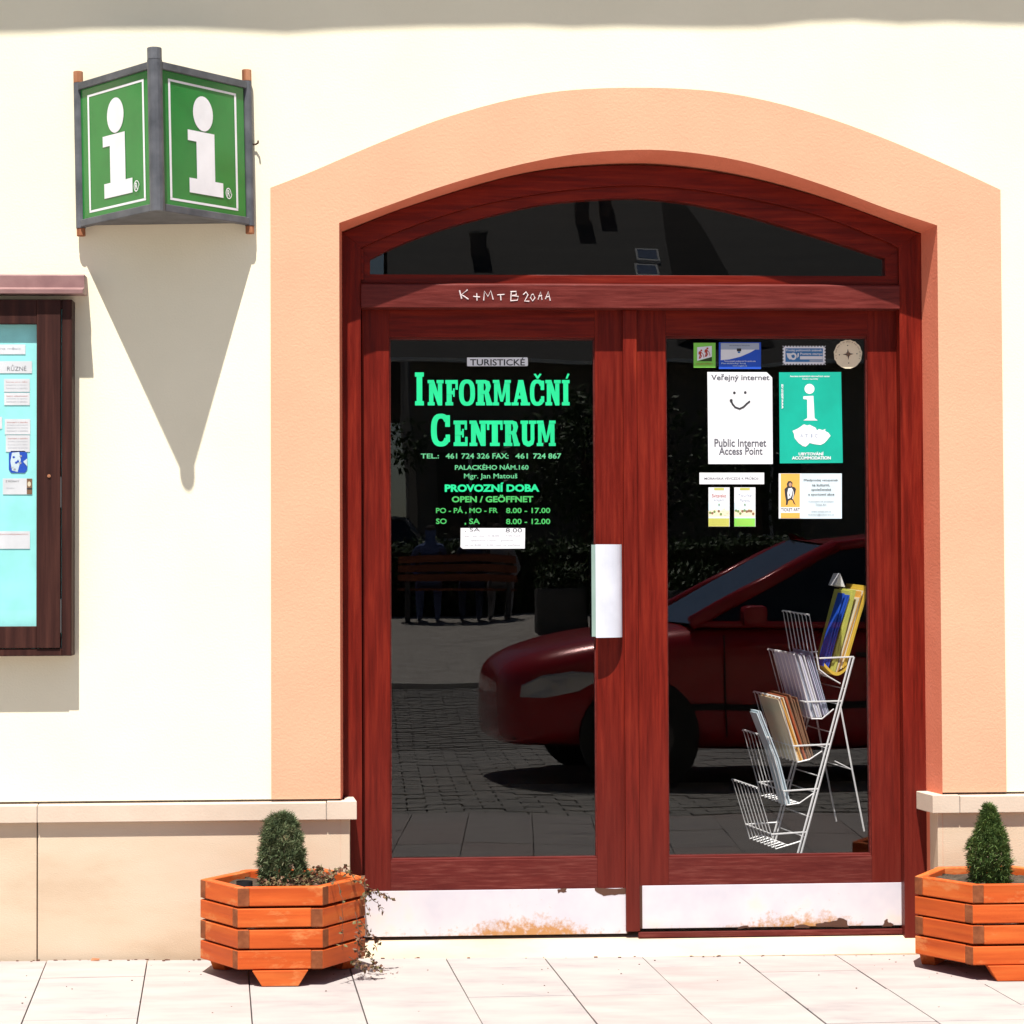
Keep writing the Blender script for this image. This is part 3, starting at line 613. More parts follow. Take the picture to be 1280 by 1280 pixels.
# ------------------------------------------------------------------ stickers
YS = YG-.0015
def card(name, label, cat, r, mat, shape=None, group=None, t=.0006):
    m = MB()
    P = shape if shape else [(r[0], r[3]), (r[2], r[3]), (r[2], r[1]), (r[0], r[1])]
    Q = [W(a, b, YS) for a, b in P]
    cx = sum(p[0] for p in Q)/len(Q); cz = min(p[1] for p in Q)
    m.prism_xz(Q, YS, YS+t)
    return tag(m.build(name, mat, origin=(cx, YS, cz)), label, cat, group)
class PR(MB):       # printed matter on a card, each layer a hair in front of the last
    def __init__(s, Y=YS): super().__init__(); s.y = Y-.0003; s.Y0 = Y
    def nx(s): s.y -= .00008; return s.y
    def P(s, pts, mi): y = s.nx(); s.poly([W(a, b, y) for a, b in pts], y, mi)
    def R(s, a, b, c, d, mi): s.P([(a, d), (c, d), (c, b), (a, b)], mi)
    def E(s, cx, cy, r1, r2, mi, n=24): s.P([(cx+r1*math.cos(2*math.pi*i/n), cy-r2*math.sin(2*math.pi*i/n)) for i in range(n)], mi)
    def T(s, body, a, b, c, d, mi, off=0., vert=False): px_text(s, body, a, b, c, d, s.nx(), mi, off, vert)
    def L(s, pts, w_, mi):
        for (a, b), (c, d) in zip(pts[:-1], pts[1:]):
            l = math.hypot(c-a, d-b) or 1; nx_, ny = -(d-b)/l*w_/2, (c-a)/l*w_/2
            s.P([(a+nx_, b+ny), (c+nx_, d+ny), (c-nx_, d-ny), (a-nx_, b-ny)][::-1], mi)
c1 = card('name_label', 'small white label reading TURISTICKE above the big green lettering', 'label', None, 'paper', [(583.9, 457.2), (584.5, 457.8), (659, 457.6), (659.9, 456.6), (659.7, 447.8), (658.8, 446.7), (583.8, 446.9)])
p = PR(); p.T('TURISTICKÉ', 587.5, 446.9, 656, 457, 0, .015); p.build('print', ['ink'], c1)
c1 = card('paper_note', 'small white paper note stuck below the opening hours', 'note', None, 'paper', [(575.6, 683.8), (578.5, 685.9), (656, 685.7), (656.4, 660.2), (575.8, 660)])
p = PR(); p.T(', SA', 581, 659.9, 600, 665, 0); p.T('8.00', 632, 660.4, 652.5, 665.4, 0)
for k, (a, b, mi) in enumerate(((581, 650, 0), (589, 642, 1), (581, 650, 0))): p.T(('po - pá, mo - fr 8.00 - 17.00 hod', 'otevřeno / open / geöffnet', 'so, sa 8.00 - 12.00 hod, ne zavřeno')[k], a, 668.8+k*5.6, b, 671.2+k*5.6, 1)
p.build('print', ['grey_ink', 'pale_ink'], c1)
o5 = lambda x, y: (820+x/4.571, 400+y/4.571)
c1 = card('square_sticker', 'lime green square sticker with two red hikers walking uphill', 'sticker', (867, 428.5, 894.4, 459.5), 'lime_print')
p = PR(); p.P([(871.5, 451), (889.8, 446), (889.8, 432.4), (871.5, 434)], 0); p.P([(872, 451.6), (889.9, 451.6), (889.9, 446)], 2)
for dx, dy in ((0, 0), (7.6, -2.4)):
    p.E(876.6+dx, 438+dy, 1.2, 1.2, 1); p.P([(873, 443+dy), (876.2, 443.6+dy), (877, 440+dy), (875, 438.6+dy), (873.2, 440+dy)][:5] if not dx else [(873+dx, 443+dy), (876.2+dx, 443.6+dy), (877+dx, 440+dy), (875+dx, 438.6+dy), (873.2+dx, 440+dy)], 1)
    p.L([(875.5+dx, 443+dy), (877+dx, 445+dy), (875+dx, 448+dy)], 1.2, 1); p.L([(875.5+dx, 443+dy), (874+dx, 448.4+dy)], 1.2, 1); p.L([(876.6+dx, 440.5+dy), (879+dx, 443+dy), (880+dx, 447+dy)], .7, 1)
p.T('KRAJEM PĚŠKY', 870, 453.6, 891, 456.2, 1); p.build('print', ['paper', 'red_print', 'dark_green_print'], c1)
c1 = card('blue_sticker', 'blue and white landscape sticker with a swoosh and small crest', 'sticker', (898.6, 427.8, 951.2, 461.2), 'blue_print')
p = PR(); p.R(901, 428.8, 949, 437, 0); p.P([(901, 450.2), (912, 449.2), (925, 446), (937, 441), (944, 437), (901, 436.9)], 1); p.P([(937, 437), (944, 436.9), (949, 433.8), (949, 436.9)], 0)
p.T('REGIONÁLNÍ ROZVOJ', 912, 431, 937, 432.8, 2); p.R(921, 435.5, 926.5, 439.2, 2); p.R(922.2, 439.4, 925.4, 441.4, 3)
p.T('Tento projekt podporuje Evropská unie', 905, 450.4, 944.5, 452.8, 1, .01); p.T('Pardubický kraj', 901.8, 453.2, 932, 455.6, 4, .01); p.T('www.region.cz', 915.6, 456.4, 933.6, 458.4, 4)
p.build('print', ['grey_print', 'paper', 'ink', 'mid_blue', 'sky_print'], c1)
st_p = []
def perf(x0, y0, x1, y1, n1, n2):
    P = []
    def edge(a, b, n, nx_, ny):
        for i in range(n):
            for t, o in ((0, 0), (.22, 0), (.32, 1.4), (.68, 1.4), (.78, 0)):
                f = (i+t)/n; P.append((a[0]+(b[0]-a[0])*f+nx_*o, a[1]+(b[1]-a[1])*f+ny*o))
    edge((x0, y1), (x1, y1), n1, 0, -1); edge((x1, y1), (x1, y0), n2, -1, 0); edge((x1, y0), (x0, y0), n1, 0, 1); edge((x0, y0), (x0, y1), n2, 1, 0)
    return P
c1 = card('stamp_sticker', 'blue and white postage stamp sticker with perforated edge and post horn', 'sticker', None, 'paper', perf(978.3, 432.2, 1032, 456.2, 14, 6))
p = PR(); p.R(981.8, 435.4, 1028.6, 452.4, 0); p.T('Prodej poštovních známek', 982.6, 436.4, 1027.6, 440, 1, .02); p.T('Postage stamps', 1000.4, 440.8, 1028, 444.4, 1, .02)
p.R(1000, 445.2, 1028.4, 449.2, 1); p.R(1012, 449.8, 1028.4, 452, 2)
for k in range(16): 
    a, b = -2.6+k*5.2/16, -2.6+(k+1)*5.2/16
    if True: p.P([(991.6+4.2*math.cos(x_)*1.0, 445.4-4.6*math.sin(x_)) for x_ in (a, b)]+[(991.6+2*math.cos(x_), 445.4-2.2*math.sin(x_)) for x_ in (b, a)], 1)
p.P([(983, 441.4), (988.6, 441.6), (990, 448.6), (987, 449.4), (984.4, 446.5)][::-1], 1); p.P([(997, 441.6), (998.8, 441.4), (998.4, 445.6), (996.4, 447.6)][::-1], 1)
p.build('print', ['mid_blue', 'paper', 'grey_print'], c1)
c1 = card('round_sticker', 'round cream sticker with a small black compass rose', 'sticker', None, 'cream_print', [(1060+(17.6+.5*math.sin(i*2.3))*math.cos(i*math.pi/18), 442.8-(18+.4*math.cos(i*3.1))*math.sin(i*math.pi/18)) for i in range(36)])
p = PR()
for k in range(4):
    a = k*math.pi/2+.06
    for s_ in (1, -1): p.P([(1060.2, 442.8), (1060.2+2*math.cos(a+s_*.75), 442.8-2*math.sin(a+s_*.75)), (1060.2+7*math.cos(a), 442.8-7*math.sin(a))][::s_], 0 if s_ > 0 else 1)
    p.E(1060.2+11*math.cos(a), 442.8-11*math.sin(a), .7, .7, 0)
    a += math.pi/4; p.P([(1060.2+1.4*math.cos(a+.6), 442.8-1.4*math.sin(a+.6)), (1060.2+4*math.cos(a), 442.8-4*math.sin(a)), (1060.2+1.4*math.cos(a-.6), 442.8-1.4*math.sin(a-.6))][::-1], 1)
for k in range(40):
    a = rad(-20+k*5.6); 
    if random.random() < .7: p.L([(1060+14.6*math.cos(a), 442.8-15*math.sin(a)), (1060+15.8*math.cos(a), 442.8-16.2*math.sin(a))], .6, 1)
p.build('print', ['ink', 'brown_print'], c1)
c1 = card('internet_poster', 'white poster with grey smile reading Public Internet Access Point', 'poster', None, 'paper', [(885.4, 580), (966, 580), (965.3, 472), (958.4, 465.2), (884.2, 465)])
p = PR(); p.T('Veřejný internet', 888.8, 467.6, 962, 477.6, 0, .022); p.T('Public Internet', 893, 548.6, 958, 558.6, 0, .02); p.T('Access Point', 898.6, 559, 953.2, 568.6, 0, .02)
p.E(918, 491, 1.7, 1.7, 1); p.E(931.6, 490.6, 1.7, 1.7, 1)
P = [(913.6, 500.2), (915.6, 505), (919, 509), (924.5, 511), (929.5, 508.6), (933.6, 504.5), (937.5, 501.4)]; p.L(P, 2.2, 1)
for a in P[1:-1]: p.E(a[0], a[1], 1.1, 1.1, 1, 10)
p.E(914, 500.6, 1.9, 1.9, 1, 12); p.build('print', ['grey_ink', 'ink'], c1)
c1 = card('information_poster', 'teal poster with white letter i above a map outline', 'poster', None, 'teal_print', [(974.8, 579.2), (1053.5, 578.6), (1051.4, 465), (973.8, 465.4)])
oT = lambda x, y: (965+x/10.24, 460+y/10.24)
p = PR(); p.T('Asociace turistických informačních center', *oT(230, 92), *oT(742, 122), 0, .02); p.T('České republiky', *oT(388, 126), *oT(592, 152), 0, .02)
p.E(*oT(480, 267), 6.2, 6.3, 0); p.P([oT(*a) for a in ((400, 362), (530, 355), (545, 640), (585, 672), (400, 672), (452, 640), (450, 405), (400, 398))][::-1], 0)
p.P([oT(*a) for a in ((262, 805), (330, 775), (410, 720), (450, 735), (480, 725), (560, 765), (575, 800), (600, 780), (650, 795), (685, 780), (680, 805), (725, 830), (750, 868), (700, 930), (665, 965), (620, 985), (540, 975), (480, 960), (455, 990), (430, 1008), (395, 1000), (340, 960), (290, 900), (280, 840))][::-1], 0)
for k, ch in enumerate('ATIC'): p.T(ch, *oT(360+k*62+(12 if ch == 'I' else 0), 845), *oT(400+k*62-(6 if ch == 'I' else 0), 890), 1, .02)
p.T('UBYTOVÁNÍ', *oT(340, 1072), *oT(662, 1120), 0, .04); p.T('ACCOMMODATION', *oT(255, 1130), *oT(752, 1172), 0, .04)
p.T('www.aticcr.cz', *oT(112, 205), *oT(146, 522), 0, .03, True)
p.build('print', ['paper', 'grey_print'], c1)
c1 = card('caption_strip', 'narrow white printed strip above the two leaflets', 'label', (874.3, 590.8, 955.2, 605.2), 'paper')
p = PR(); p.T('MORAVSKÁ VEVCZDE K PRŮBOJI', 880.5, 595.6, 948, 600.4, 0, .01); p.build('print', ['grey_ink'], c1)
for dx, lab, bc, mi in ((0, 'small leaflet with yellow green foot, left of the pair under the white strip', 'olive_print', 7), (32.3, 'small leaflet with pale green foot, right of the pair under the white strip', 'lime_print', 8)):
    oL = lambda x, y: (885.6+(x-262)/12.8*.98+dx, 609.2+(y-310)/12.8)
    c1 = card('leaflet', lab, 'leaflet', (885.6+dx, 609.2, 912+dx, 658.3), 'paper', group='leaflets on the right door pane')
    p = PR(); p.R(*oL(355, 318), *oL(515, 355), 0); p.R(*oL(262, 560), *oL(600, 680), 6)
    p.T('Svitavsko' if not dx else 'Toulky', *oL(320, 415), *oL(550, 470), 1 if dx == 0 else 3); p.T('krajem' if not dx else 'Moravou', *oL(350, 490), *oL(520, 540), 3)
    p.P([oL(*a) for a in ((262, 780), (600, 780), (600, 670), (560, 690), (520, 640), (500, 655), (450, 690), (380, 660), (262, 690))], 2)
    for k in range(9): p.E(*oL(290+k*35, 700+random.uniform(-20, 50)), 1.6, 1.7, random.choice((4, 5, 2)), 8)
    p.R(*oL(262, 780), *oL(600, 805), 6); p.R(*oL(262, 805), *oL(600, 935), mi)
    for k in range(3): p.R(*oL(300, 830+k*32), *oL(560, 836+k*32), 0)
    p.E(*oL(435, 585), .9, 1.2, 4, 8); p.build('print', ['olive_print', 'red_print', 'cream_print', 'grey_print', 'moss_print', 'brown_print', 'sky_print', 'olive_print', 'lime_print'], c1)
c1 = card('ticket_sticker', 'white and orange ticket sales card with a cloaked figure', 'sticker', (973.4, 591.8, 1052.3, 648.3), 'sky_print')
oK = lambda x, y: (965+x/12.8, 580+y/12.8)
p = PR(); p.R(*oK(108, 152), *oK(470, 868), 2); p.R(*oK(140, 155), *oK(445, 690), 0); p.R(*oK(140, 782), *oK(445, 868), 0)
p.P([oK(*a) for a in ((235, 370), (200, 400), (205, 480), (225, 600), (220, 660), (250, 650), (262, 590), (300, 570), (330, 585), (345, 630), (385, 662), (370, 640), (350, 590), (335, 560), (370, 470), (385, 400), (360, 370), (320, 360), (330, 300), (300, 272), (260, 275), (235, 320), (245, 360))][::-1], 1)
p.E(*oK(292, 330), 1.9, 2.6, 3, 12); p.P([oK(*a) for a in ((260, 390), (320, 380), (325, 480), (300, 540), (255, 560), (245, 470))][::-1], 2); p.L([oK(270, 470), oK(290, 520)], .9, 1); p.L([oK(325, 400), oK(345, 470), oK(330, 560)], .9, 2)
p.T('TICKET ART', *oK(145, 705), *oK(445, 755), 1)
for s_, a in (('Předprodej vstupenek', (508, 240, 1058, 280)), ('na kulturní,', (640, 315, 925, 362)), ('společenské', (630, 388, 945, 435)), ('a sportovní akce', (580, 468, 998, 512))): p.T(s_, *oK(*a[:2]), *oK(*a[2:]), 1, .015)
p.T('Celostátní síť prodejen', *oK(585, 588), *oK(985, 616), 4); p.T('Ticket Art', *oK(695, 636), *oK(870, 666), 4); p.T('www.ticket-art.cz', *oK(628, 748), *oK(945, 772), 4); p.T('ticketart@ticket-art.cz', *oK(580, 798), *oK(990, 828), 4)
p.build('print', ['orange_print', 'ink', 'paper', 'skin', 'grey_ink'], c1)

# ------------------------------------------------------------------ information sign (two-sided wedge)
sx0, sx1 = WX(101, 0, 190), WX(311, 0, 190); E_ = .36
szt, szb = WZ(106, -.02, 200), WZ(283, -.02, 200)
SG = thing('information_sign', 'green two faced sign with white letter i on each face, mounted on the cream wall', 'sign', ((sx0+sx1)/2, 0, (szt+szb)/2))
xm = (sx0+sx1)/2; ym = -.03
zc = (szt+szb)/2
PL, PRt, AP = Vector((sx0, ym, 0)), Vector((sx1, ym, 0)), Vector((xm+.004, -E_, 0))
for P, rr, up, dn in ((PL, .016, .045, .03), (PRt, .016, .045, .03), (AP, .024, .045, .006)):
    MB().tube([(P.x, P.y, szb-.004), (P.x, P.y, szt+.006)], rr, 14).build('post', 'sign_frame', SG)
    MB().tube([(P.x, P.y, szt+.006), (P.x, P.y, szt+up)], rr*(.99 if rr < .02 else .97), 14).build('post_cap', 'cap_wood' if rr < .02 else 'sign_frame', SG, bevel=.002)
    if rr < .02: MB().tube([(P.x, P.y, szb-.004), (P.x, P.y, szb-.03)], rr*.9, 12).build('post_cap', 'cap_wood', SG, bevel=.002)
def spanbar(A, Bp, z0, z1, th, name, mat):
    d = (Bp-A).normalized(); n = Vector((d.y, -d.x, 0))
    m = MB(); a, b = A+d*.014, Bp-d*.014
    q = [a-n*th, b-n*th, b+n*th, a+n*th]
    v = [(p_.x, p_.y, z0) for p_ in q]+[(p_.x, p_.y, z1) for p_ in q]
    m.add(v, [(0, 3, 2, 1), (4, 5, 6, 7), (0, 1, 5, 4), (1, 2, 6, 5), (2, 3, 7, 6), (3, 0, 4, 7)]); m.build(name, mat, SG, bevel=.002)
for A, Bp in ((PL, AP), (AP, PRt)):
    spanbar(A, Bp, szt-.02, szt+.004, .012, 'frame_rail', 'sign_frame'); spanbar(A, Bp, szb-.002, szb+.022, .012, 'frame_rail', 'sign_frame')
    d = (Bp-A).normalized(); n = Vector((d.y, -d.x, 0)); a, b = A+d*.016, Bp-d*.020; Ln = (b-a).length
    n = -n if n.y > 0 else n
    z0, z1 = szb+.02, szt-.02; H_ = z1-z0
    m = MB(); q = [a-n*.006, b-n*.006, b+n*.002, a+n*.002]
    m.add([(p_.x, p_.y, z0) for p_ in q]+[(p_.x, p_.y, z1) for p_ in q], [(0, 3, 2, 1), (4, 5, 6, 7), (0, 1, 5, 4), (1, 2, 6, 5), (2, 3, 7, 6), (3, 0, 4, 7)])
    pan = m.build('sign_panel', 'sign_green', SG)
    pr_ = MB(); lay = [0]
    def SP(pts, mi=0):
        lay[0] += 1; o = n*(.0025+.0002*lay[0]); v = []
        for u, w_ in pts: p_ = a+d*(Ln*u)+o; v.append((p_.x, p_.y, z0+H_*w_))
        pr_.add(v, [tuple(range(len(v)))], mi)
    tu, tv = .024, .017; U0, U1, V0, V1 = .10, .905, .045, .945
    for r_ in ((U0, V0, U1, V0+tv), (U0, V1-tv, U1, V1), (U0, V0+tv, U0+tu, V1-tv), (U1-tu, V0+tv, U1, V1-tv)): SP([(r_[0], r_[1]), (r_[2], r_[1]), (r_[2], r_[3]), (r_[0], r_[3])])
    SP([(.50+.118*math.cos(k*math.pi/16), .735+.132*math.sin(k*math.pi/16)) for k in range(32)])
    SP([(.315, .595), (.63, .595), (.63, .235), (.725, .235), (.725, .125), (.325, .125), (.325, .235), (.415, .235), (.415, .515), (.315, .515)])
    for k in range(16):
        a0, a1 = k*math.pi/8, (k+1)*math.pi/8
        SP([(.785+.036*math.cos(a0), .165+.043*math.sin(a0)), (.785+.036*math.cos(a1), .165+.043*math.sin(a1)), (.785+.028*math.cos(a1), .165+.035*math.sin(a1)), (.785+.028*math.cos(a0), .165+.035*math.sin(a0))])
    vv, ff = text_geo('R', .02); ax = min(v[0] for v in vv); bx = max(v[0] for v in vv); bz = max(v[1] for v in vv)
    o = n*(.0025+.01*.3); v = []
    for q_ in vv: p_ = a+d*(Ln*(.769+.032*(q_[0]-ax)/(bx-ax)))+o; v.append((p_.x, p_.y, z0+H_*(.142+.048*q_[1]/bz)))
    pr_.add(v, ff); pr_.build('print', 'sign_white', SG)
# top and bottom closing plates, back plate
for z_, nm in ((szt-.008, 'top_plate'), (szb+.006, 'bottom_plate')):
    MB().prism_xy([(sx0, ym), (AP.x, AP.y+.01), (sx1, ym)], z_, z_+.004).build(nm, 'sign_frame', SG)
MB().box(sx0, sx1, ym+.004, -.001, szb+.01, szb+.05).build('wall_bracket', 'rust_iron', SG); MB().box(sx0, sx1, ym+.004, -.001, szt-.05, szt-.01).build('wall_bracket', 'rust_iron', SG)
x, z = W(313, 182, -.02); m = MB().tube([(x-.01, -.012, z), (x+.018, -.012, z), (x+.026, -.02, z+.003), (x+.027, -.03, z+.008)], .003, 6); m.build('side_hook', 'rust_iron', SG)
SG.rotation_euler = (0, rad(-1.1), 0)

# ------------------------------------------------------------------ display case on the left
CY = -.085
cx1 = WX(89.5, CY, 600); cx0 = cx1-.85; czt, czb = WZ(374, CY, 60), WZ(820, CY, 60)
DC = thing('display_case', 'dark brown wooden notice case with cyan backing, on the cream wall under the green sign', 'display case', ((cx0+cx1)/2, 0, czb))
ix1 = WX(46, CY+.006, 600); sw = cx1-ix1; ix0 = cx0+sw
fx = WX(77, CY, 600)
box('side_wall', fx, cx1, CY+.004, -.001, czb, czt, 'case_wood', DC, .002); box('side_wall', cx0, cx0+cx1-fx, CY+.004, -.001, czb, czt, 'case_wood', DC, .002)
box('bottom_board', cx0+cx1-fx, fx, CY+.002, -.001, czb, WZ(811, CY, 60), 'case_wood', DC, .002); box('top_board', cx0+cx1-fx, fx, CY+.006, -.001, czt-.03, czt-.001, 'case_wood', DC, .001)
DR = holder('glazed_door', DC)
zi1, zi0 = WZ(405, CY, 20), WZ(783, CY, 20)
zbot = WZ(811, CY, 60)+.002
box('stile', ix1, fx-.004, CY-.003, CY+.02, zbot, czt-.001, 'case_wood', DR, .002); box('stile', cx0+cx1-fx+.004, ix0, CY-.003, CY+.02, zbot, czt-.001, 'case_wood', DR, .002)
box('rail', ix0, ix1, CY-.001, CY+.02, zbot, zi0, 'case_wood', DR, .002); box('rail', ix0, ix1, CY-.001, CY+.02, zi1, czt-.001, 'case_wood', DR, .002)
box('glass_pane', ix0, ix1, CY+.008, CY+.011, zi0, zi1, 'case_glass', DR, 0)
x, z = W(61.5, 595, CY); MB().tube([(x, CY-.004, z), (x, CY-.006, z)], .0055, 16).tube([(x, CY-.0055, z), (x, CY-.0068, z)], .003, 12).build('lock', 'cap_wood', DR)
MB().tube([(fx-.002, CY, zbot+.05), (fx-.002, CY, zbot+.16)], .0025, 8).build('hinge', 'lead', DR); MB().tube([(fx-.002, CY, 1.5), (fx-.002, CY, 1.6)], .0025, 8).build('hinge', 'lead', DR)
yb = CY+.022
MB().box(cx0+.02, cx1-.02, yb+.004, -.002, czb+.02, czt-.03).build('back_board', 'cyan_board', DC)
cpy = CY-.022
m = MB(); cxe = WX(104, cpy, 360); hb = WZ(366, CY, 60)
m.prism_yz([(-.001, hb+.062), (-.001, hb), (cpy-.01, hb-.006), (cpy-.012, hb+.008), (CY+.01, hb+.018), (CY+.008, hb+.058), (CY+.012, hb+.062)][::-1], cx0-.04, cxe); m.build('roof_cap', 'case_cap', DC, bevel=.001)
YN = yb+.002
def note(r, label, lines=(), extra=None, mat='paper', shape=None):
    m = MB(); P = shape or [(r[0], r[3]), (r[2], r[3]), (r[2], r[1]), (r[0], r[1])]
    Q = [W(a, b, YN) for a, b in P]; m.prism_xz(Q, YN, YN+.0008)
    o = tag(m.build('notice_paper', mat, origin=(sum(p_[0] for p_ in Q)/len(Q), YN, min(p_[1] for p_ in Q))), label, 'notice', 'papers in the display case')
    p = PR(YN)
    for (s_, a, b, c, d, mi) in lines: p.T(s_, a, b, c, d, mi, -.005)
    if extra: extra(p)
    if p.v: p.build('print', ['grey_ink', 'pale_ink', 'blue_print', 'sky_print', 'brown_print', 'red_print', 'ink', 'cream_print'], o)
note((-45, 430.6, 31.8, 442.8), 'white strip at the top of the case, above the heading card', [('program akcí na měsíc', -40, 434, 26, 438, 1)])
note((-38, 451.5, 40, 466.5), 'white card reading RUZNE near the top of the case', [('RŮZNÉ', 9, 456, 33, 463.5, 0)])
def tx(r, n, mi=1): return [(random.choice(('pozvánka na výstavu', 'koncert v zámku', 'prodej a pronájem', 'letní slavnosti', 'kurzy pro děti')), r[0]+3, r[1]+3+k*(r[3]-r[1]-5)/n, r[2]-3, r[1]+5+k*(r[3]-r[1]-5)/n, mi if k else 5) for k in range(n)]
for r, lab, n in (((5, 473.6, 37.2, 489.8), 'small white slip directly under the heading card', 3), ((5.3, 491, 37.2, 506.4), 'small white slip, lower of the two under the heading card', 3),
                  ((-60, 521, 2.5, 536), 'white sheet cut off by the left edge of the picture', 4), ((6, 523.8, 37.8, 543), 'white slip with lines of text halfway up the case', 4),
                  ((7.2, 544, 37.4, 564.8), 'white slip just above the blue oval picture', 4), ((-60, 664, 37.4, 686), 'wide white strip alone near the foot of the case', 1)):
    note(r, lab, tx(r, n))
def bluepic(p):
    p.P([(15, 566), (24, 565), (26, 575), (22, 590), (15, 588), (13, 577)], 3)
    for k in range(10): p.E(14+random.random()*12, 567+random.random()*20, 1.6, 1.4, random.choice((2, 3, 1)), 8)
    p.P([(29, 577), (34, 573), (34, 583)][::-1], 3)
note(None, 'small blue picture with rounded corners under the text slips', extra=bluepic, mat='blue_print', shape=[(14, 591), (31, 591), (34, 587), (34, 567), (31, 563.6), (14, 563.6), (11, 567), (11, 587)])
note((3.5, 598, 40.3, 618), 'white card with a small brown photograph at its right end', [('Z MORAVY', 7, 600.5, 24, 602.8, 6), ('info centrum', 8, 609, 18, 611, 1)], lambda p: (p.R(33.5, 598.3, 40.2, 617.8, 4), p.E(36.5, 605, 2.2, 3.2, 7, 10), p.R(33.5, 610, 40.2, 612, 6)))

# ------------------------------------------------------------------ planters
def planter(cx, cy, label, zoff=0):
    zg_ = gp(cx, cy)
    T = thing('wooden_planter', label, 'planter', (cx, cy, zg_), 'hexagonal wooden planters beside the door')
    R_o = .262; th = .032; hb_ = .058; pit_ = .0645; ft = .048
    V = [Vector((R_o*math.cos(rad(60*k)), R_o*math.sin(rad(60*k)))) for k in range(6)]
    for L in range(4):
        z0 = zg_+ft+L*pit_; pin = (L % 2 == 1)      # top layer (L=3) pinwheels one way, the next the other
        for k in range(6):
            A, Bv = V[k], V[(k+1) % 6]; d = (Bv-A).normalized(); nin = Vector((-d.y, d.x))     # ccw order: inward = left
            ov_ = th/math.sin(rad(60))
            # pinwheel: board keeps its full corner at one end and stops behind its neighbour at the other
            i_in = th/math.tan(rad(60))
            if pin: a0, a1 = A+d*ov_, Bv; a2, a3 = Bv+nin*th-d*(-i_in if False else -(-i_in)), A+d*ov_+nin*th+d*i_in*0
            else: a0, a1 = A, Bv-d*ov_
            if pin:
                # end at B lies in the neighbour's outer plane (direction of next side), start at A lies on neighbour's inner plane
                nd = (V[(k+2) % 6]-Bv).normalized(); pd = (A-V[(k-1) % 6]).normalized()
                q = [a0, Bv, Bv+nd*ov_, a0-pd*ov_]
            else:
                nd = (V[(k+2) % 6]-Bv).normalized(); pd = (A-V[(k-1) % 6]).normalized()
                q = [A, a1, a1+nd*ov_, A-pd*ov_]
            jz = random.uniform(-.0012, .0012)
            P = [(cx+p_.x, cy+p_.y) for p_ in q]
            m = MB(); n = 4
            m.add([(x_, y_, z0+jz) for x_, y_ in P]+[(x_, y_, z0+hb_+jz) for x_, y_ in P], [(3, 2, 1, 0), (4, 5, 6, 7)], 0)
            side = [(0, 1, 5, 4), (1, 2, 6, 5), (2, 3, 7, 6), (3, 0, 4, 7)]
            for si, f in enumerate(side):
                m.f.append(f); m.m.append(1 if (si == 1 and pin) or (si == 3 and not pin) else 0)
            ob = m.build('board', ['orange_wood', 'orange_end'], T, bevel=.003)
            # grain runs along the board: rotate the object so its local x follows the board
            ang = math.atan2(d.y, d.x); rm = Matrix.Rotation(-ang, 4, 'Z')
            ctr = Vector((sum(x_ for x_, _ in P)/4-cx, sum(y_ for _, y_ in P)/4-cy, 0))
            ob.data.transform(Matrix.Translation(-ctr)); ob.data.transform(rm); ob.location = ctr; ob.rotation_euler = (0, 0, ang)
    # feet: trapezoid blocks under three sides
    for k in (0, 2, 4):
        mid = (V[k]+V[(k+1) % 6])/2
        if k == 4: mid *= .93
        else: mid *= .9
        d = (V[(k+1) % 6]-V[k]).normalized(); ang = math.atan2(d.y, d.x)
        m = MB().prism_xz([(-.056, 0), (.056, 0), (.086, ft), (-.086, ft)], -.024, .024)
        ob = m.build('foot', 'orange_wood', None, bevel=.002); ob.parent = T; ob.location = (mid.x, mid.y, gp(cx+mid.x, cy+mid.y)-zg_); ob.rotation_euler = (0, 0, ang)
    ri = R_o-.045
    MB().prism_xy([(cx+ri*math.cos(rad(60*k)), cy+ri*math.sin(rad(60*k))) for k in range(6)], zg_+.06, zg_+ft+.02).build('base_board', 'orange_wood', T)
    m = MB(); n = 14; zs = zg_+ft+4*pit_-.032; vs_ = []; fs = []
    for i in range(n):
        for j in range(n):
            x_ = -ri+2*ri*i/(n-1); y_ = -ri+2*ri*j/(n-1)
            if math.hypot(x_, y_) > ri*.97: s_ = ri*.97/math.hypot(x_, y_); x_ *= s_; y_ *= s_
            vs_.append((cx+x_, cy+y_, zs+random.uniform(-.008, .01)))
    for i in range(n-1):
        for j in range(n-1): fs.append((i*n+j, (i+1)*n+j, (i+1)*n+j+1, i*n+j+1))
    m.add(vs_, fs); m.build('soil', 'soil', T, smooth=True)
    return T, zs
cyp = -.272
plx = WX(351, -.45, 1150); prx = WX(1262, -.45, 1150)
T1, zs1 = planter(plx, cyp, 'orange wooden hexagonal planter left of the door with dried trailing stems')
T2, zs2 = planter(prx, cyp, 'orange wooden hexagonal planter right of the door, cut by the picture edge')

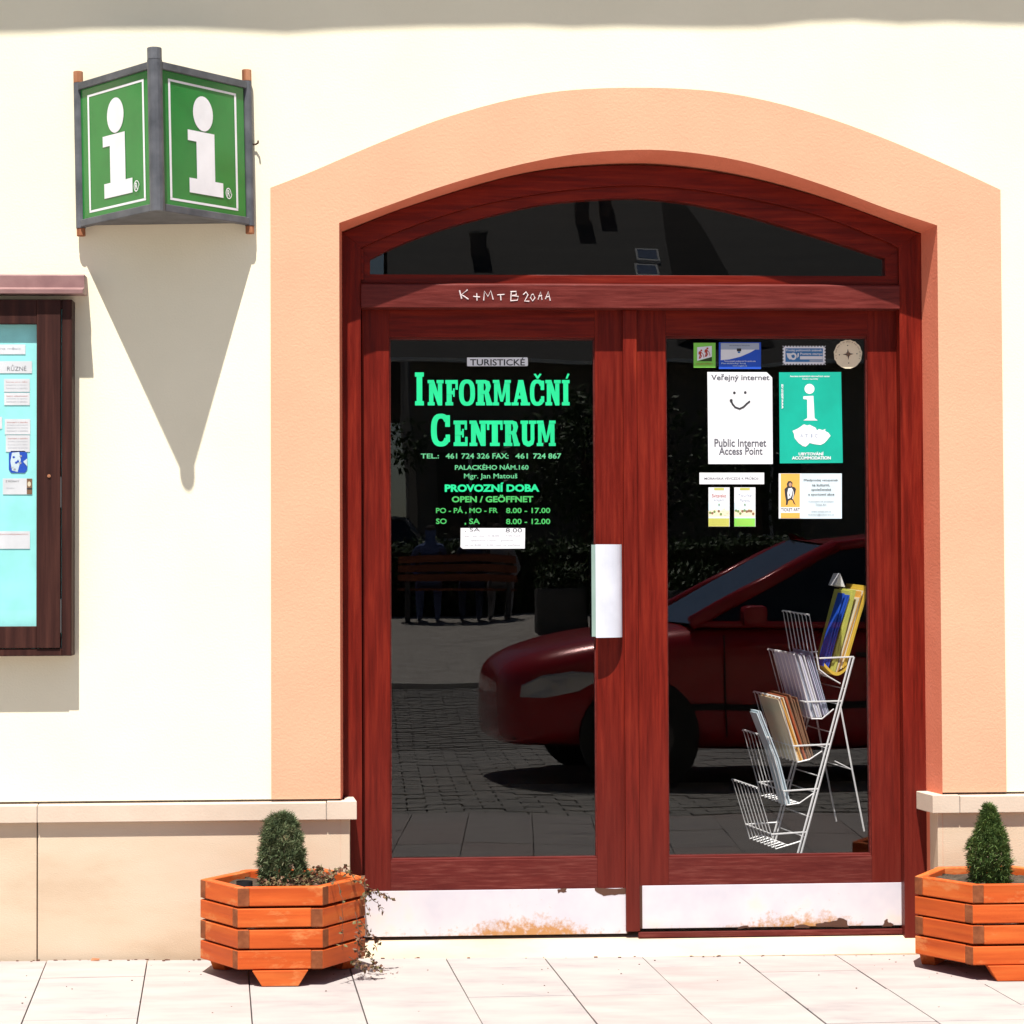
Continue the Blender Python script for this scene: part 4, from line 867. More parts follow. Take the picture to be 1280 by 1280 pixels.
def spruce(cx, cy, z0, h, rmax, prof, label, mat, ntuft=900, spike=0):
    T = thing('dwarf_spruce', label, 'shrub', (cx, cy, z0), 'dwarf spruces in the planters')
    MB().tube([(cx, cy, z0-.02), (cx+.004, cy, z0+h*.5), (cx, cy, z0+h*.95)], .008, 7, r2=.002).build('trunk', 'bark', T)
    m = MB(); rnd = random.Random(len(label))
    bumps = [(rnd.uniform(0, 6.28), rnd.uniform(0, 1), rnd.uniform(.06, .2)) for _ in range(26)]
    for k in range(ntuft):
        t = rnd.random()**.9; a = rnd.uniform(0, 2*math.pi)
        rr = rmax*prof(t)
        for ba, bt, bs_ in bumps:
            dd = ((a-ba+math.pi) % (2*math.pi)-math.pi)**2*.8+((t-bt)*4)**2
            rr *= 1+(bs_-.10)*math.exp(-dd*5)*3.0
        rr *= .80+.2*rnd.random()**.6
        if rnd.random() < .35: rr *= rnd.uniform(.25, .85)
        c = Vector((cx+rr*math.cos(a), cy+rr*math.sin(a), z0+h*t))
        outd = Vector((math.cos(a), math.sin(a), .35+.6*t)).normalized()
        star = rnd.random() < .30
        nn = 20 if star else 9; Ls = rnd.uniform(.017, .027) if star else rnd.uniform(.010, .018)
        c = c+outd*(.006 if star else 0)
        for j in range(nn):
            dv = (outd*(.55 if star else .8)+Vector((rnd.gauss(0, 1), rnd.gauss(0, 1), rnd.gauss(0, 1))).normalized()*.8).normalized()
            L = Ls*rnd.uniform(.7, 1.1); sd = dv.cross(Vector((rnd.random(), rnd.random(), rnd.random()))).normalized()*(.0016 if star else .0012)
            m.add([c-sd, c+sd, c+dv*L+sd*.3, c+dv*L-sd*.3], [(0, 1, 2, 3)])
    if spike:
        m.tube([(cx-.03, cy, z0+h*.9), (cx-.034, cy, z0+h*1.08)], .0022, 5, r2=.001)
        for k in range(10):
            c = Vector((cx-.034, cy, z0+h*(.98+.01*k))); dv = Vector((rnd.gauss(0, 1), rnd.gauss(0, 1), .6)).normalized(); sd = dv.cross(Vector((0, 0, 1))).normalized()*.001
            m.add([c-sd, c+sd, c+dv*.012+sd*.3, c+dv*.012-sd*.3], [(0, 1, 2, 3)])
    m.build('crown', mat, T)
    return T
scx = WX(352, cyp, 1060)
spruce(scx, cyp, zs1, .222, .064, lambda t: (1.02-.05*t if t < .25 else max(.05, 1.0*math.sqrt(max(0, 1-((t-.25)/.76)**2))**1.15)), 'rounded dwarf spruce in the planter left of the door', 'spruce_needles', 1700, 1)
spruce(WX(1237, cyp, 1060), cyp, zs2, .240, .060, lambda t: (min(1, .8+t*.7) if t < .35 else max(.03, 1-((t-.3)/.7)**1.25)), 'pointed cone shaped dwarf spruce in the planter right of the door', 'spruce_fresh', 1600)

# dried ground plant in the left planter, trailing over the rim to the ground
DP = thing('dried_trailing_plant', 'dried trailing plant with brown leaves hanging over the left planter rim', 'plant', (plx+.1, cyp, zs1))
rnd = random.Random(5); stm = MB(); lv = MB()
def leafq(c, dv, L, wd):
    sd = dv.cross(Vector((rnd.gauss(0, 1), rnd.gauss(0, 1), rnd.gauss(0, 1)))).normalized()*wd
    up = dv.cross(sd).normalized()*wd*.4
    lv.add([c, c+dv*L*.45+sd+up, c+dv*L, c+dv*L*.45-sd+up], [(0, 1, 2), (0, 2, 3)])
def stem(P, nl, L=.016, wd=.0062, r=.0012, spread=.006):
    P = [Vector(p_) for p_ in P]; D = [P[0]]
    for a, b in zip(P[:-1], P[1:]):
        for t in (.33, .66, 1): D.append(a.lerp(b, t)+Vector((rnd.gauss(0, .002), rnd.gauss(0, .002), rnd.gauss(0, .002))))
    stm.tube(D, r, 4, r2=r*.5)
    for k in range(nl):
        i = rnd.randrange(1, len(D)-1); c = D[i].lerp(D[i+1], rnd.random())+Vector((rnd.gauss(0, spread), rnd.gauss(0, spread), rnd.gauss(0, spread)))*.5
        leafq(c, Vector((rnd.gauss(0, 1), rnd.gauss(0, 1), rnd.gauss(-.2, .8))).normalized(), L*rnd.uniform(.6, 1.3), wd*rnd.uniform(.6, 1.2))
rimz = zs1+.04
for k in range(70):     # tangle on the soil
    a = rnd.uniform(-2.6, 1.0); r1 = rnd.uniform(.03, .12); r2_ = r1+rnd.uniform(.03, .1)
    p0 = (plx+r1*math.cos(a), cyp+r1*math.sin(a), zs1+.004); p1 = (plx+r2_*math.cos(a+.3), cyp+r2_*math.sin(a+.3)*.85, zs1+rnd.uniform(.015, .045))
    if math.hypot(p1[0]-plx, p1[1]-cyp) > .2: continue
    stem([p0, p1], 10, .015, .0055, .0009)
def wp(px, py, Y): x_, z_ = W(px, py, Y); return (x_, Y, z_)
for P, nl in (([wp(395, 1098, -.30), wp(420, 1088, -.34), wp(440, 1092, -.36), wp(456, 1102, -.36), wp(458, 1122, -.36)], 34),
              ([wp(400, 1098, -.34), wp(415, 1094, -.42), wp(422, 1104, -.50), wp(428, 1124, -.53), wp(430, 1160, -.52), wp(428, 1188, -.50)], 14),
              ([wp(440, 1094, -.34), wp(455, 1108, -.34), wp(470, 1114, -.33), wp(480, 1118, -.32), wp(490, 1124, -.31)], 30),
              ([wp(456, 1104, -.34), wp(462, 1122, -.35), wp(472, 1130, -.35), wp(480, 1140, -.34)], 26), ([wp(456, 1106, -.36), wp(458, 1130, -.37), wp(462, 1144, -.37)], 14),
              ([wp(450, 1150, -.38), wp(462, 1168, -.38), wp(472, 1176, -.36), wp(470, 1186, -.38)], 24),
              ([wp(444, 1140, -.40), wp(450, 1168, -.42), wp(447, 1190, -.43), wp(444, 1205, -.42)], 34), ([wp(447, 1175, -.42), wp(460, 1192, -.42), wp(468, 1202, -.42), wp(474, 1211, -.40)], 36),
              ([wp(436, 1196, -.43), wp(450, 1206, -.43), wp(462, 1210, -.42), wp(480, 1212, -.40)], 36), ([wp(405, 1096, -.3), wp(425, 1086, -.3), wp(434, 1082, -.3)], 16), ([wp(385, 1096, -.3), wp(398, 1086, -.28), wp(402, 1080, -.27)], 12)):
    stem(P, nl)
stm.build('stem', 'bark', DP); l_ = lv.build('leaves', 'dry_leaves', DP); l_['kind'] = 'stuff'
# empty nursery pot ring sunk in the soil
x_ = WX(306, cyp, 1095); pt = MB(); n = 20
for i in range(n):
    a0, a1 = 2*math.pi*i/n, 2*math.pi*(i+1)/n; v = []
    for a, r_, z_ in ((a0, .026, 0), (a1, .026, 0), (a1, .026, .02), (a0, .026, .02)): v.append((x_+r_*math.cos(a), cyp-.02+r_*math.sin(a), zs1+z_))
    pt.add(v, [(0, 1, 2, 3)])
tag(pt.build('nursery_pot', 'black_pot', origin=(x_, cyp, zs1)), 'small empty black pot sunk in the left planter beside the spruce', 'pot')
# crumbs and small leaves on the paving
cr = MB(); 
for k in range(95):
    x_ = rnd.uniform(-1.2, 2.2); y_ = -rnd.random()**1.6*.9-.04; s_ = rnd.uniform(.001, .0028); if_ = 0
    if k < 40: x_ = rnd.gauss(WX(460, -.3, 1200), .06); y_ = rnd.gauss(-.32, .05)
    z_ = gp(x_, y_)
    cr.box(x_-s_, x_+s_, y_-s_*.7, y_+s_*.7, z_, z_+s_*.8)
for k in range(130):
    x_ = rnd.uniform(-1.3, 2.4); s_ = rnd.uniform(.001, .004)
    if -.1 < x_ < 1.9 and rnd.random() < .6: continue
    y_ = -.03-rnd.random()**2*.02; z_ = gp(x_, y_); cr.box(x_-s_*1.5, x_+s_*1.5, y_-s_*.7, y_+s_*.7, z_, z_+s_)
cr = cr.build('grit', 'brown_leaf'); cr['kind'] = 'stuff'; tag(cr, 'scattered grit and crumbs on the pale paving', 'grit')
m = MB(); x_ = WX(318/2.667, -.03, 1197); zq = gp(x_, -.04); m.add([(x_-.014, -.045, zq+.002), (x_+.012, -.05, zq+.002), (x_+.016, -.036, zq+.007), (x_-.01, -.034, zq+.009)], [(0, 1, 2, 3)]); tag(m.build('fallen_leaf', 'cap_wood'), 'curled brown leaf lying against the foot of the plinth', 'leaf')

# ------------------------------------------------------------------ wire brochure rack behind the right pane
YR = .42
def rk(x_, y_): return W(820+x_/2.844, 640+y_/2.844, YR)
base = rk(500, 1225)
RK = thing('brochure_rack', 'white wire brochure rack with tiered pockets behind the right door pane', 'rack', (base[0], YR+.1, .02))
WV = Vector((-.055, .22, .012))
def w3(p_, k=0.0): x_, z_ = rk(*p_); return Vector((x_, YR, z_))+WV*k
for k in (0, 1):
    for off in (0, 12):
        MB().tube([w3((704-off, 515), k), w3((512-off, 1228), k)], .0038, 6).build('upright', 'white_wire', RK)
    MB().tube([w3((655, 688), k), w3((697, 915), k), w3((740, 1135), k)], .0034, 6).build('rear_leg', 'white_wire', RK)
MB().tube([w3((635, 885), 0), w3((695, 915), 0), w3((695, 915), 1)], .0018, 5).build('leg_brace', 'white_wire', RK)
pockets = [((545, 365), (580, 560), (612, 585), (655, 610), (583, 520), (703, 515)), ((492, 505), (553, 735), (590, 735), (632, 700), (530, 675), (660, 672)),
           ((440, 660), (503, 890), (545, 880), (590, 850), (488, 832), (617, 826)), ((400, 800), (466, 1042), (510, 1035), (560, 1000), (455, 992), (576, 984)), ((360, 980), (425, 1198), (468, 1185), (515, 1170), (410, 1146), (534, 1138))]
for a, b, c, d, e, f in pockets:
    nW = 8; m = MB()
    for j in range(nW):
        k = j/(nW-1); m.tube([w3((a[0]-3, a[1]+4), k), w3(a, k), w3(b, k), w3(c, k)], .0029, 5)
    m.tube([w3(a, 0), w3(a, 1)], .0026, 5); m.tube([w3(c, 0), w3(c, 1)], .0026, 5); m.tube([w3(c, 0), w3(d, 0)], .0026, 5)
    m.tube([w3(f, 0), w3(e, 0), w3(e, 1), w3(f, 1)], .0032, 5)
    m.build('pocket', 'white_wire', RK)
for t_ in (.16, .24, .38, .46, .6, .68, .8, .9):
    A = w3((704, 515), 0).lerp(w3((512, 1228), 0), t_); MB().tube([A, A+WV, ], .0022, 5).build('rung', 'white_wire', RK)
def sheaf(b, t, step, n, mats, label, k0=.0, k1=.85, th=3.2, droop=0, seed=1):
    rn = random.Random(seed); m = MB()
    for j in range(n):
        ox, oy = step[0]*j, step[1]*j; lift = rn.uniform(-9, 9); dx = rn.uniform(-2.2, 2.2)
        P = [(b[0]+ox, b[1]+oy), (b[0]+ox+th, b[1]+oy), ((b[0]+t[0])/2+ox+th+dx+droop, (b[1]+t[1])/2+oy), (t[0]+ox+th+dx*2, t[1]+oy-lift), (t[0]+ox+dx*2, t[1]+oy-lift), ((b[0]+t[0])/2+ox+dx+droop, (b[1]+t[1])/2+oy)]
        ka, kb = k0+rn.uniform(0, .06), k1+rn.uniform(-.08, .04)
        A = [w3(p_, ka) for p_ in P]; C = [w3(p_, kb) for p_ in P]; q = len(P)
        m.add(A+C, [(5, 2, 1, 0), (5, 4, 3, 2), (q+0, q+1, q+2, q+5), (q+2, q+3, q+4, q+5)]+[(i, (i+1) % q, (i+1) % q+q, i+q) for i in range(q)], rn.randrange(len(mats)))
    tag(m.build('brochure', mats, origin=w3(b, 0)), label, 'brochure', 'brochures in the wire rack')
sheaf((640, 575), (722, 300), (5, -4), 8, ['cream_print', 'orange_print', 'cream_print', 'yellow_print'], 'cream and orange brochures leaning furthest right in the top pocket', th=4, seed=3)
sheaf((596, 548), (672, 285), (7, 3), 3, ['blue_print', 'grey_print'], 'blue and silver brochures at the left of the top pocket', k1=.28, th=5, droop=-3, seed=4)
sheaf((622, 568), (694, 284), (8, 0), 2, ['olive_print', 'orange_print'], 'olive and amber brochure between the blue and cream ones in the top pocket', k1=.6, th=9, seed=5)
m = MB(); pts = [w3((598+90*i/9, 548+34*math.sin(math.pi*i/9)), 0) for i in range(10)]
for a, b in zip(pts[:-1], pts[1:]): m.add([a, b, b+WV*.85, a+WV*.85, a+Vector((0, 0, .012)), b+Vector((0, 0, .012))], [(0, 1, 2, 3), (0, 4, 5, 1)])
tag(m.build('folded_brochure', 'yellow_print', origin=pts[0]), 'amber brochure bent round the bottom of the top pocket', 'brochure', 'brochures in the wire rack')
o = MB(); A = [w3((675, 265), .4), w3((712, 272), .4), w3((694, 222), .4)]; Bq = [v+Vector((-.012, .06, 0)) for v in A]
o.add(A+Bq, [(0, 1, 2), (5, 4, 3), (1, 0, 3, 4), (2, 1, 4, 5), (0, 2, 5, 3)]); tag(o.build('paper_cone', 'paper', origin=A[0]), 'small white pointed paper standing above the top rack pocket', 'paper')
sheaf((556, 732), (490, 514), (5.2, -.4), 7, ['lilac_paper', 'paper', 'paper', 'grey_print'], 'white and lilac sheets at the front of the second pocket', th=3.6, seed=6)
sheaf((602, 726), (540, 512), (5, -2), 4, ['lilac_paper', 'sky_print', 'lilac_paper', 'grey_print'], 'bluish leaflets leaning behind the white sheets in the second pocket', th=3, seed=7, k1=.8)
sheaf((504, 888), (430, 662), (5, -.4), 5, ['cream_print', 'orange_print', 'paper'], 'tan booklets at the front of the third pocket', th=4, seed=8, k1=.75)
sheaf((532, 882), (460, 656), (6, -1), 4, ['brick_print', 'brick_print', 'brown_print'], 'brick red booklets in the middle of the third pocket', th=5, seed=9, k1=.7)
sheaf((552, 872), (492, 668), (5, -3), 2, ['orange_print', 'brown_print'], 'orange and brown leaflet at the back of the third pocket', th=4, seed=10, k1=.6)
sheaf((466, 1044), (362, 716), (6, -1), 3, ['grey_print', 'paper', 'sky_print'], 'pale grey leaflets drooping in the fourth pocket', th=4, droop=12, k1=.35, seed=11)
# ------------------------------------------------------------------ the street side seen mirrored in the glass
def make_car(loc, rot, paint, label, flip=False):
    T = thing('parked_car', label, 'car', loc)
    def b_(m, nm, mats, **k): 
        o = m.build(nm, mats, None, **k); o.parent = T; return o
    L = 4.1
    ST = [(-.03, .28, .64, .40, 0), (0.03, .24, .735, .64, .005), (.20, .23, .80, .78, .01), (.5, .22, .865, .825, .015), (.95, .21, .95, .84, .015), (1.25, .20, .98, .845, 0), (2.0, .20, .99, .85, 0), (3.0, .20, .99, .85, 0), (3.6, .22, .97, .83, 0), (3.98, .28, .92, .76, 0), (4.08, .38, .80, .68, 0)]
    m = MB(); rings = []
    for x_, zb_, zt_, hw, cr_ in ST:
        half = [(0, zb_), (hw*.86, zb_), (hw*.97, zb_+.08), (hw, zb_+(zt_-zb_)*.45), (hw*.985, zb_+(zt_-zb_)*.78), (hw*.9, zt_-.01), (hw*.6, zt_+.02+cr_), (0, zt_+.035+cr_)]
        rg = [(x_, y_, z_) for y_, z_ in half]+[(x_, -y_, z_) for y_, z_ in half[-2:0:-1]]
        rings.append(rg)
    n = len(rings[0]); v = [p_ for r_ in rings for p_ in r_]; f = []
    for i in range(len(rings)-1):
        for j in range(n): f.append((i*n+j, i*n+(j+1) % n, (i+1)*n+(j+1) % n, (i+1)*n+j))
    f.append(tuple(range(n))[::-1]); f.append(tuple(range((len(rings)-1)*n, len(rings)*n)))
    m.add(v, f); b_(m, 'body', paint, smooth=True, sub=2)
    # cabin
    belt = [(.98, .0), (1.14, .74), (2.25, .79), (3.1, .78), (3.75, .70), (3.95, .0)]
    rf_ = [(1.98, .0), (2.12, .56), (2.45, .62), (3.0, .61), (3.45, .55), (3.55, .0)]
    zB, zR = (1.0, .99, .98, .98, .97, .96), (1.50, 1.46, 1.50, 1.49, 1.43, 1.44)
    def pr3(a, z_, s_): return [(x_, s_*y_, zz) for (x_, y_), zz in zip(a, z_)]
    for s_ in (1, -1):
        bl, rl = pr3(belt, zB, s_), pr3(rf_, zR, s_)
        for i, nm in ((0, 'windscreen'), (1, 'side_window'), (2, 'side_window'), (3, 'side_window'), (4, 'rear_window')):
            q = [bl[i], bl[i+1], rl[i+1], rl[i]]; q = q if s_ < 0 else q[::-1]
            o = MB().add(q, [(0, 1, 2, 3)]); b_(o, nm, 'windscreen' if i in (0, 4) else 'tinted')
        for i, r_ in ((1, .045), (2, .03), (3, .03), (4, .04)): o = MB().tube([bl[i], rl[i]], r_, 8); b_(o, 'pillar', paint, smooth=True)
        o = MB().tube(bl[1:5], .022, 8); b_(o, 'belt_line', paint, smooth=True); o = MB().tube(rl[1:5], .035, 8); b_(o, 'roof_rail', paint, smooth=True)
        for xx in (.80, 3.3):
            o = MB()
            o.tube([(xx, s_*.66, .30), (xx, s_*.853, .30)], .30, 26, 0); o.tube([(xx, s_*.853, .30), (xx, s_*.858, .30)], .19, 20, 1); o.tube([(xx, s_*.80, .31), (xx, s_*.849, .31)], .36, 26, 2); b_(o, 'wheel', ['black_rubber', 'dark_rim', 'black_rubber'])
        m = MB(); x0 = .12
        hl = [(.10, .72, .56), (.11, .73, .62), (.22, .775, .675), (.40, .812, .70), (.53, .832, .69), (.55, .838, .645), (.44, .836, .595), (.24, .81, .56)]
        P_ = [(a-.02, s_*(b_y+.034), c) for a, b_y, c in hl]; cc = (.31, s_*.862, .63)
        m.add([cc]+P_, [(0, i+1, (i+1) % 8+1)[::(1 if s_ < 0 else -1)] for i in range(8)]); b_(m, 'headlight', 'lamp_lens')
        o = MB().tube([P_[i] for i in (1, 2, 3, 4)], .007, 6); b_(o, 'headlight_trim', 'silver')
        for ax, az, rr in ((.27, .62, .022), (.36, .635, .026), (.46, .648, .02)): o = MB(); o.tube([(ax, s_*(.83+ax*.06), az), (ax, s_*(.850+ax*.045), az)], rr, 14); b_(o, 'lamp_bowl', 'silver')
        o = MB().box(1.42, 1.56, s_*.86, s_*.86+s_*.15, .98, 1.10); b_(o, 'mirror', paint, bevel=.03)
        for xx in (1.33, 2.4): o = MB().box(xx-.004, xx+.004, s_*.845, s_*.856, .3, .93); b_(o, 'door_gap', 'black_rubber')
        o = MB().box(.9, 3.1, s_*.85, s_*.862, .47, .51); b_(o, 'side_strip', 'black_rubber')
        o = MB().box(2.15, 2.3, s_*.85, s_*.875, .78, .81); b_(o, 'door_handle', 'black_rubber')
        o = MB().box(.05, .13, s_*.42, s_*.6, .28, .38); b_(o, 'fog_lamp', 'black_rubber', bevel=.02)
    rl1, rl2 = pr3(rf_, [z_+.01 for z_ in zR], 1), pr3(rf_, [z_+.01 for z_ in zR], -1)
    o = MB(); v = []; 
    for a, b in zip(rl1, rl2): v += [a, ((a[0]+b[0])/2, 0, a[2]+.035), b]
    o.add(v, [(i*3+j, i*3+j+1, (i+1)*3+j+1, (i+1)*3+j) for i in range(5) for j in range(2)]); b_(o, 'roof', paint, smooth=True)
    o = MB().box(.01, .06, -.44, .44, .56, .65); b_(o, 'grille', 'black_rubber', bevel=.02)
    o = MB().box(-.012, .03, -.26, .26, .38, .48); b_(o, 'number_plate', 'paper')
    T.rotation_euler = (0, 0, rot)
    return T
make_car((.75, -6.62, -.016), rad(-5), 'red_paint', 'dark red hatchback parked in front of the door, mirrored in the glass')
make_car((-3.0, -29.4, gz(-27)), rad(-4), 'silver_paint', 'silver car parked behind the bench across the square')

# opposite building with dark roof
OB = thing('opposite_building', 'long building across the square with a dark roof and skylight', 'building', (12, -31, gz(-31)))
z0 = gz(-31); Xa, Xb = .30, 26; Ye = -30.2; zE = 4.95; zRg = 12.2; Yr = -38.2
o = MB(); o.box(Xa+.4, Xb, -46, -30.8, z0, zE); o.prism_yz([(-30.8, zE), (Yr, zRg-.15), (-46, zE)][::-1], Xa+.42, Xa+.7); o.build('wall', 'shade_facade', OB)
o = MB(); o.add([(Xa, Ye, zE-.1), (Xb, Ye, zE-.1), (Xb, Yr, zRg), (Xa, Yr, zRg)], [(3, 2, 1, 0)]); o.add([(Xa, -46.4, zE-.1), (Xb, -46.4, zE-.1), (Xb, Yr, zRg), (Xa, Yr, zRg)], [(0, 1, 2, 3)]); o.build('roof', 'roof_tile', OB)
o = MB().box(Xa, Xb, Ye-.02, Ye+.12, zE-.15, zE-.09).build('gutter', 'silver', OB)
sl = (zRg-zE+.1)/(Ye-Yr)
def roofpt(x_, y_, up=0.): return (x_, y_, zE-.1+(Ye-y_)*sl+up)
def onroof(cx_, cy_, w_, h_, mat, name, up=.12):
    o = MB(); q = [roofpt(cx_-w_/2, cy_+h_/2, up), roofpt(cx_+w_/2, cy_+h_/2, up), roofpt(cx_+w_/2, cy_-h_/2, up), roofpt(cx_-w_/2, cy_-h_/2, up)]
    b2 = [(a, b, c-up) for a, b, c in q]; o.add(q+b2, [(0, 1, 2, 3), (0, 4, 5, 1), (1, 5, 6, 2), (2, 6, 7, 3), (3, 7, 4, 0)]); return o.build(name, mat, OB)
for y_ in (-32.10, -32.42):
    onroof(4.87+(-32.1-y_)*.2, y_, .40, .24, 'shirt_white', 'skylight', .05); onroof(4.87+(-32.1-y_)*.2, y_, .33, .17, 'windscreen', 'skylight_pane', .058)
for x_, y_, h_ in ((1.9, -32.6, .3), (3.75, -33.3, .45), (4.25, -33.5, .3)):
    p_ = roofpt(x_, y_); o = MB().box(x_-.13, x_+.13, y_-.13, y_+.13, p_[2]-.3, p_[2]+h_); o.build('chimney', 'lead', OB, bevel=.01); MB().box(x_-.16, x_+.16, y_-.16, y_+.16, p_[2]+h_, p_[2]+h_+.05).build('chimney_cap', 'concrete', OB)
# cross gable; shade on its turned roof planes is put into the near-black colour
o = MB(); o.add([(5.4, Ye-.3, zE+.3), (5.4, Ye-6.6, zE+5.9), (8.1, Ye-.3, zE+.05)], [(0, 2, 1)]); o.add([(5.4, Ye-.3, zE+.3), (5.4, Ye-6.6, zE+5.9), (4.9, Ye-.3, zE)], [(0, 1, 2)]); o.build('gable_roof', 'shaded_roof', OB)
for k in range(9):
    for zz in (z0+1.1,):
        x_ = 1.6+k*2.6; f_ = MB().box(x_-.55, x_+.55, -30.86, -30.76, zz, zz+1.5).build('window', 'window_dark', OB)
        g_ = MB().box(x_-.62, x_+.62, -30.8, -30.74, zz-.1, zz).box(x_-.03, x_+.03, -30.8, -30.75, zz, zz+1.5).build('window_frame', 'shirt_white', OB)
NB = thing('low_building', 'low neighbouring house across the square with a shallow roof', 'building', (-8, -31, z0))
MB().box(-18, .2, -42, -31.5, z0, 3.4).build('wall', 'shade_facade', NB)
MB().add([(-18.3, -31.2, 3.35), (.25, -31.2, 3.35), (.25, -36.5, 5.2), (-18.3, -36.5, 5.2), (.25, -42, 3.35), (-18.3, -42, 3.35)], [(0, 3, 2, 1), (3, 5, 4, 2)]).build('roof', 'roof_tile', NB)
for k in range(6): x_ = -2-k*2.6; MB().box(x_-.5, x_+.5, -31.55, -31.46, z0+1, z0+2.3).build('window', 'window_dark', NB)

# trees at the far side
def tree(x_, y_, h_, r_, label):
    z_ = gz(y_); T = thing('broadleaf_tree', label, 'tree', (x_, y_, z_), 'trees across the square')
    MB().tube([(x_, y_, z_), (x_+.05, y_, z_+h_*.45), (x_, y_, z_+h_*.8)], .13, 9, r2=.04).build('trunk', 'bark', T)
    m = MB(); rn = random.Random(int(x_*10)+99); cl = [(rn.gauss(0, r_*.45), rn.gauss(0, r_*.45), h_*rn.uniform(.42, .95), r_*rn.uniform(.3, .5)) for _ in range(16)]
    for k in range(2600):
        c = rn.choice(cl); d_ = Vector((rn.gauss(0, 1), rn.gauss(0, 1), rn.gauss(0, 1))).normalized()*c[3]*rn.random()**.4
        p_ = Vector((x_+c[0], y_+c[1], z_+c[2]))+d_; a = Vector((rn.gauss(0, 1), rn.gauss(0, 1), rn.gauss(0, 1))).normalized(); b = a.cross(Vector((rn.random(), rn.random(), rn.random()))).normalized()
        m.add([p_, p_+a*.07+b*.03, p_+a*.14, p_+a*.07-b*.03], [(0, 1, 2, 3)])
    m.build('crown', 'tree_leaves', T)
tree(3.4, -28.6, 3.4, 1.3, 'round leafy tree across the square nearest the stone boxes'); tree(6.2, -29, 3.6, 1.4, 'leafy tree across the square behind the parked red car'); tree(-.9, -29.3, 3.1, 1.2, 'leafy tree at the left across the square by the low house')

# clipped hedge closing the far side of the square
hz_ = gz(-25); HD = thing('hedge', 'long clipped dark hedge behind the bench across the square', 'hedge', (2, -25.2, hz_))
MB().box(-3.4, 9.4, -25.5, -24.9, hz_, hz_+.9).build('branch_mass', 'soil', HD)
m = MB(); rn = random.Random(12)
for k in range(15000):
    p_ = Vector((rn.uniform(-3.5, 9.5), rn.choice((-24.86, -24.86, rn.uniform(-25.5, -24.9)))+rn.gauss(0, .05), 0)); p_.z = hz_+(rn.random()*1.0 if p_.y > -24.95 else .95+rn.gauss(0, .06)); a = Vector((rn.gauss(0, 1), rn.gauss(0, 1), rn.gauss(0, 1))).normalized()*.05; b = a.cross(Vector((rn.random(), .3, 1))).normalized()*.025
    m.add([p_, p_+a+b, p_+a*2, p_+a-b], [(0, 1, 2, 3)])
m.build('leaves', 'tree_leaves', HD)['kind'] = 'stuff'
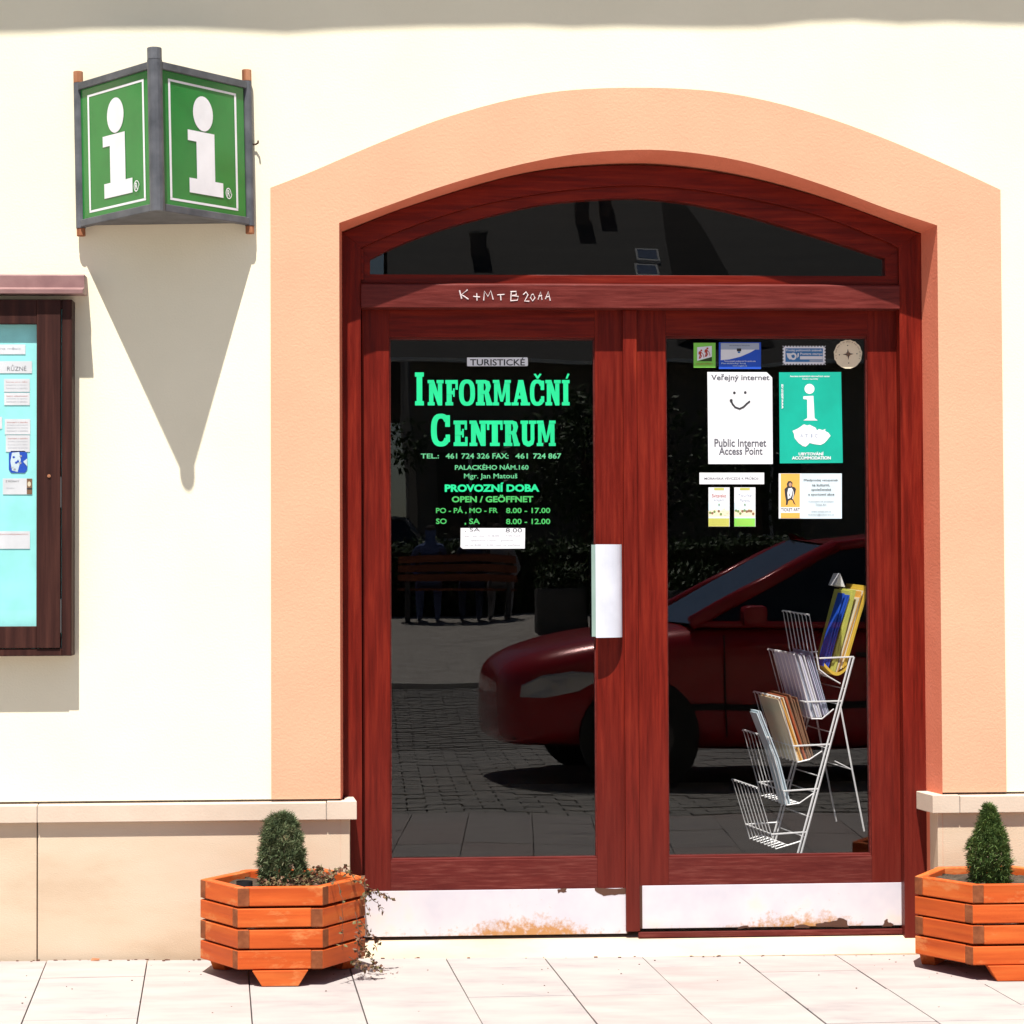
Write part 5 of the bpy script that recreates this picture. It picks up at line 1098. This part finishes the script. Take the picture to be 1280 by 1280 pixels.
# bench with three people, stone flower boxes
BY = -23.6; bz = gz(BY); bx0, bx1 = .35, 1.95
BN = thing('park_bench', 'wooden slatted bench facing away across the square', 'bench', ((bx0+bx1)/2, BY, bz))
for k in range(4): MB().box(bx0, bx1, BY-.2+k*.1, BY-.12+k*.1, bz+.42, bz+.45).build('seat_slat', 'bench_wood', BN)
for k in range(3): MB().box(bx0, bx1, BY+.22, BY+.25, bz+.55+k*.12, bz+.64+k*.12).build('backrest_slat', 'bench_wood', BN)
for x_ in (bx0+.12, bx1-.12): MB().box(x_-.03, x_+.03, BY-.2, BY+.22, bz, bz+.42).box(x_-.03, x_+.03, BY+.18, BY+.22, bz+.42, bz+.88).build('leg', 'lead', BN)
def person(x_, shirt, label, lean=0):
    T = thing('person', label, 'person', (x_, BY, bz), 'people sitting on the bench')
    def chain(V_, E__, R__, nm, mat):
        me = bpy.data.meshes.new(nm); me.from_pydata(V_, E__, []); me.materials.append(MATS[mat]); ob = bpy.data.objects.new(nm, me); COL.objects.link(ob); ob.parent = T
        sk = ob.modifiers.new('skin', 'SKIN'); 
        for i, r_ in enumerate(R__): me.skin_vertices[0].data[i].radius = (r_, r_) if not isinstance(r_, tuple) else r_
        me.skin_vertices[0].data[0].use_root = True
        s_ = ob.modifiers.new('sub', 'SUBSURF'); s_.levels = 1; s_.render_levels = 1
    y1 = .08
    V_ = [(0, y1, .52), (0, y1+.03, .75), (lean, y1+.04, .98), (lean, y1+.02, 1.1), (lean, y1-.0, 1.22), (lean, y1-.01, 1.30),
          (-.17+lean, y1+.03, .98), (-.24, y1-.05, .74), (-.15, y1-.26, .62), (.17+lean, y1+.03, .98), (.24, y1-.05, .74), (.15, y1-.26, .62),
          (-.1, y1-.08, .5), (-.12, y1-.46, .5), (-.12, y1-.5, .08), (-.12, y1-.62, .04), (.1, y1-.08, .5), (.12, y1-.46, .5), (.12, y1-.5, .08), (.12, y1-.62, .04)]
    E__ = [(0, 1), (1, 2), (2, 3), (3, 4), (4, 5), (2, 6), (6, 7), (7, 8), (2, 9), (9, 10), (10, 11), (0, 12), (12, 13), (13, 14), (14, 15), (0, 16), (16, 17), (17, 18), (18, 19)]
    R__ = [(.16, .11), (.15, .10), (.13, .09), .055, .095, .08, .055, .045, .035, .055, .045, .035, .085, .07, .045, .035, .085, .07, .045, .035]
    chain(V_, E__, R__, 'body', shirt)
    chain([(lean, y1+.03, 1.20), (lean, y1+.02, 1.32)], [(0, 1)], [.10, .085], 'hair', 'hair')
person(.75, 'shirt_blue', 'person in a blue shirt sitting in the middle of the bench'); person(1.35, 'jeans', 'person in dark clothes sitting on the bench beside the blue shirt', .03); person(1.75, 'shirt_pale', 'person in a pale top at the bench end by the stone boxes', -.03)
for k, lab in enumerate(('rough concrete flower box next to the bench end', 'rough concrete flower box between two others across the square', 'rough concrete flower box farthest from the bench')):
    x_ = 2.35+k*.75; y_ = -20.5+k*.5; z_ = gz(y_)
    T = thing('flower_box', lab, 'flower box', (x_, y_, z_), 'concrete flower boxes across the square')
    MB().box(x_-.33, x_+.33, y_-.3, y_+.3, z_-.05, z_+.62).build('box', 'dark_concrete', T, bevel=.03)
    m = MB()
    for j in range(500):
        p_ = Vector((x_+rnd.uniform(-.3, .3), y_+rnd.uniform(-.26, .26), z_+.6+rnd.random()*.3)); a = Vector((rnd.gauss(0, 1), rnd.gauss(0, 1), rnd.gauss(0, 1))).normalized()*.06; b = a.cross(Vector((0, 0, 1)))*.4
        m.add([p_, p_+a+b, p_+a*2, p_+a-b], [(0, 1, 2, 3)])
    m.build('plants', 'tree_leaves', T)
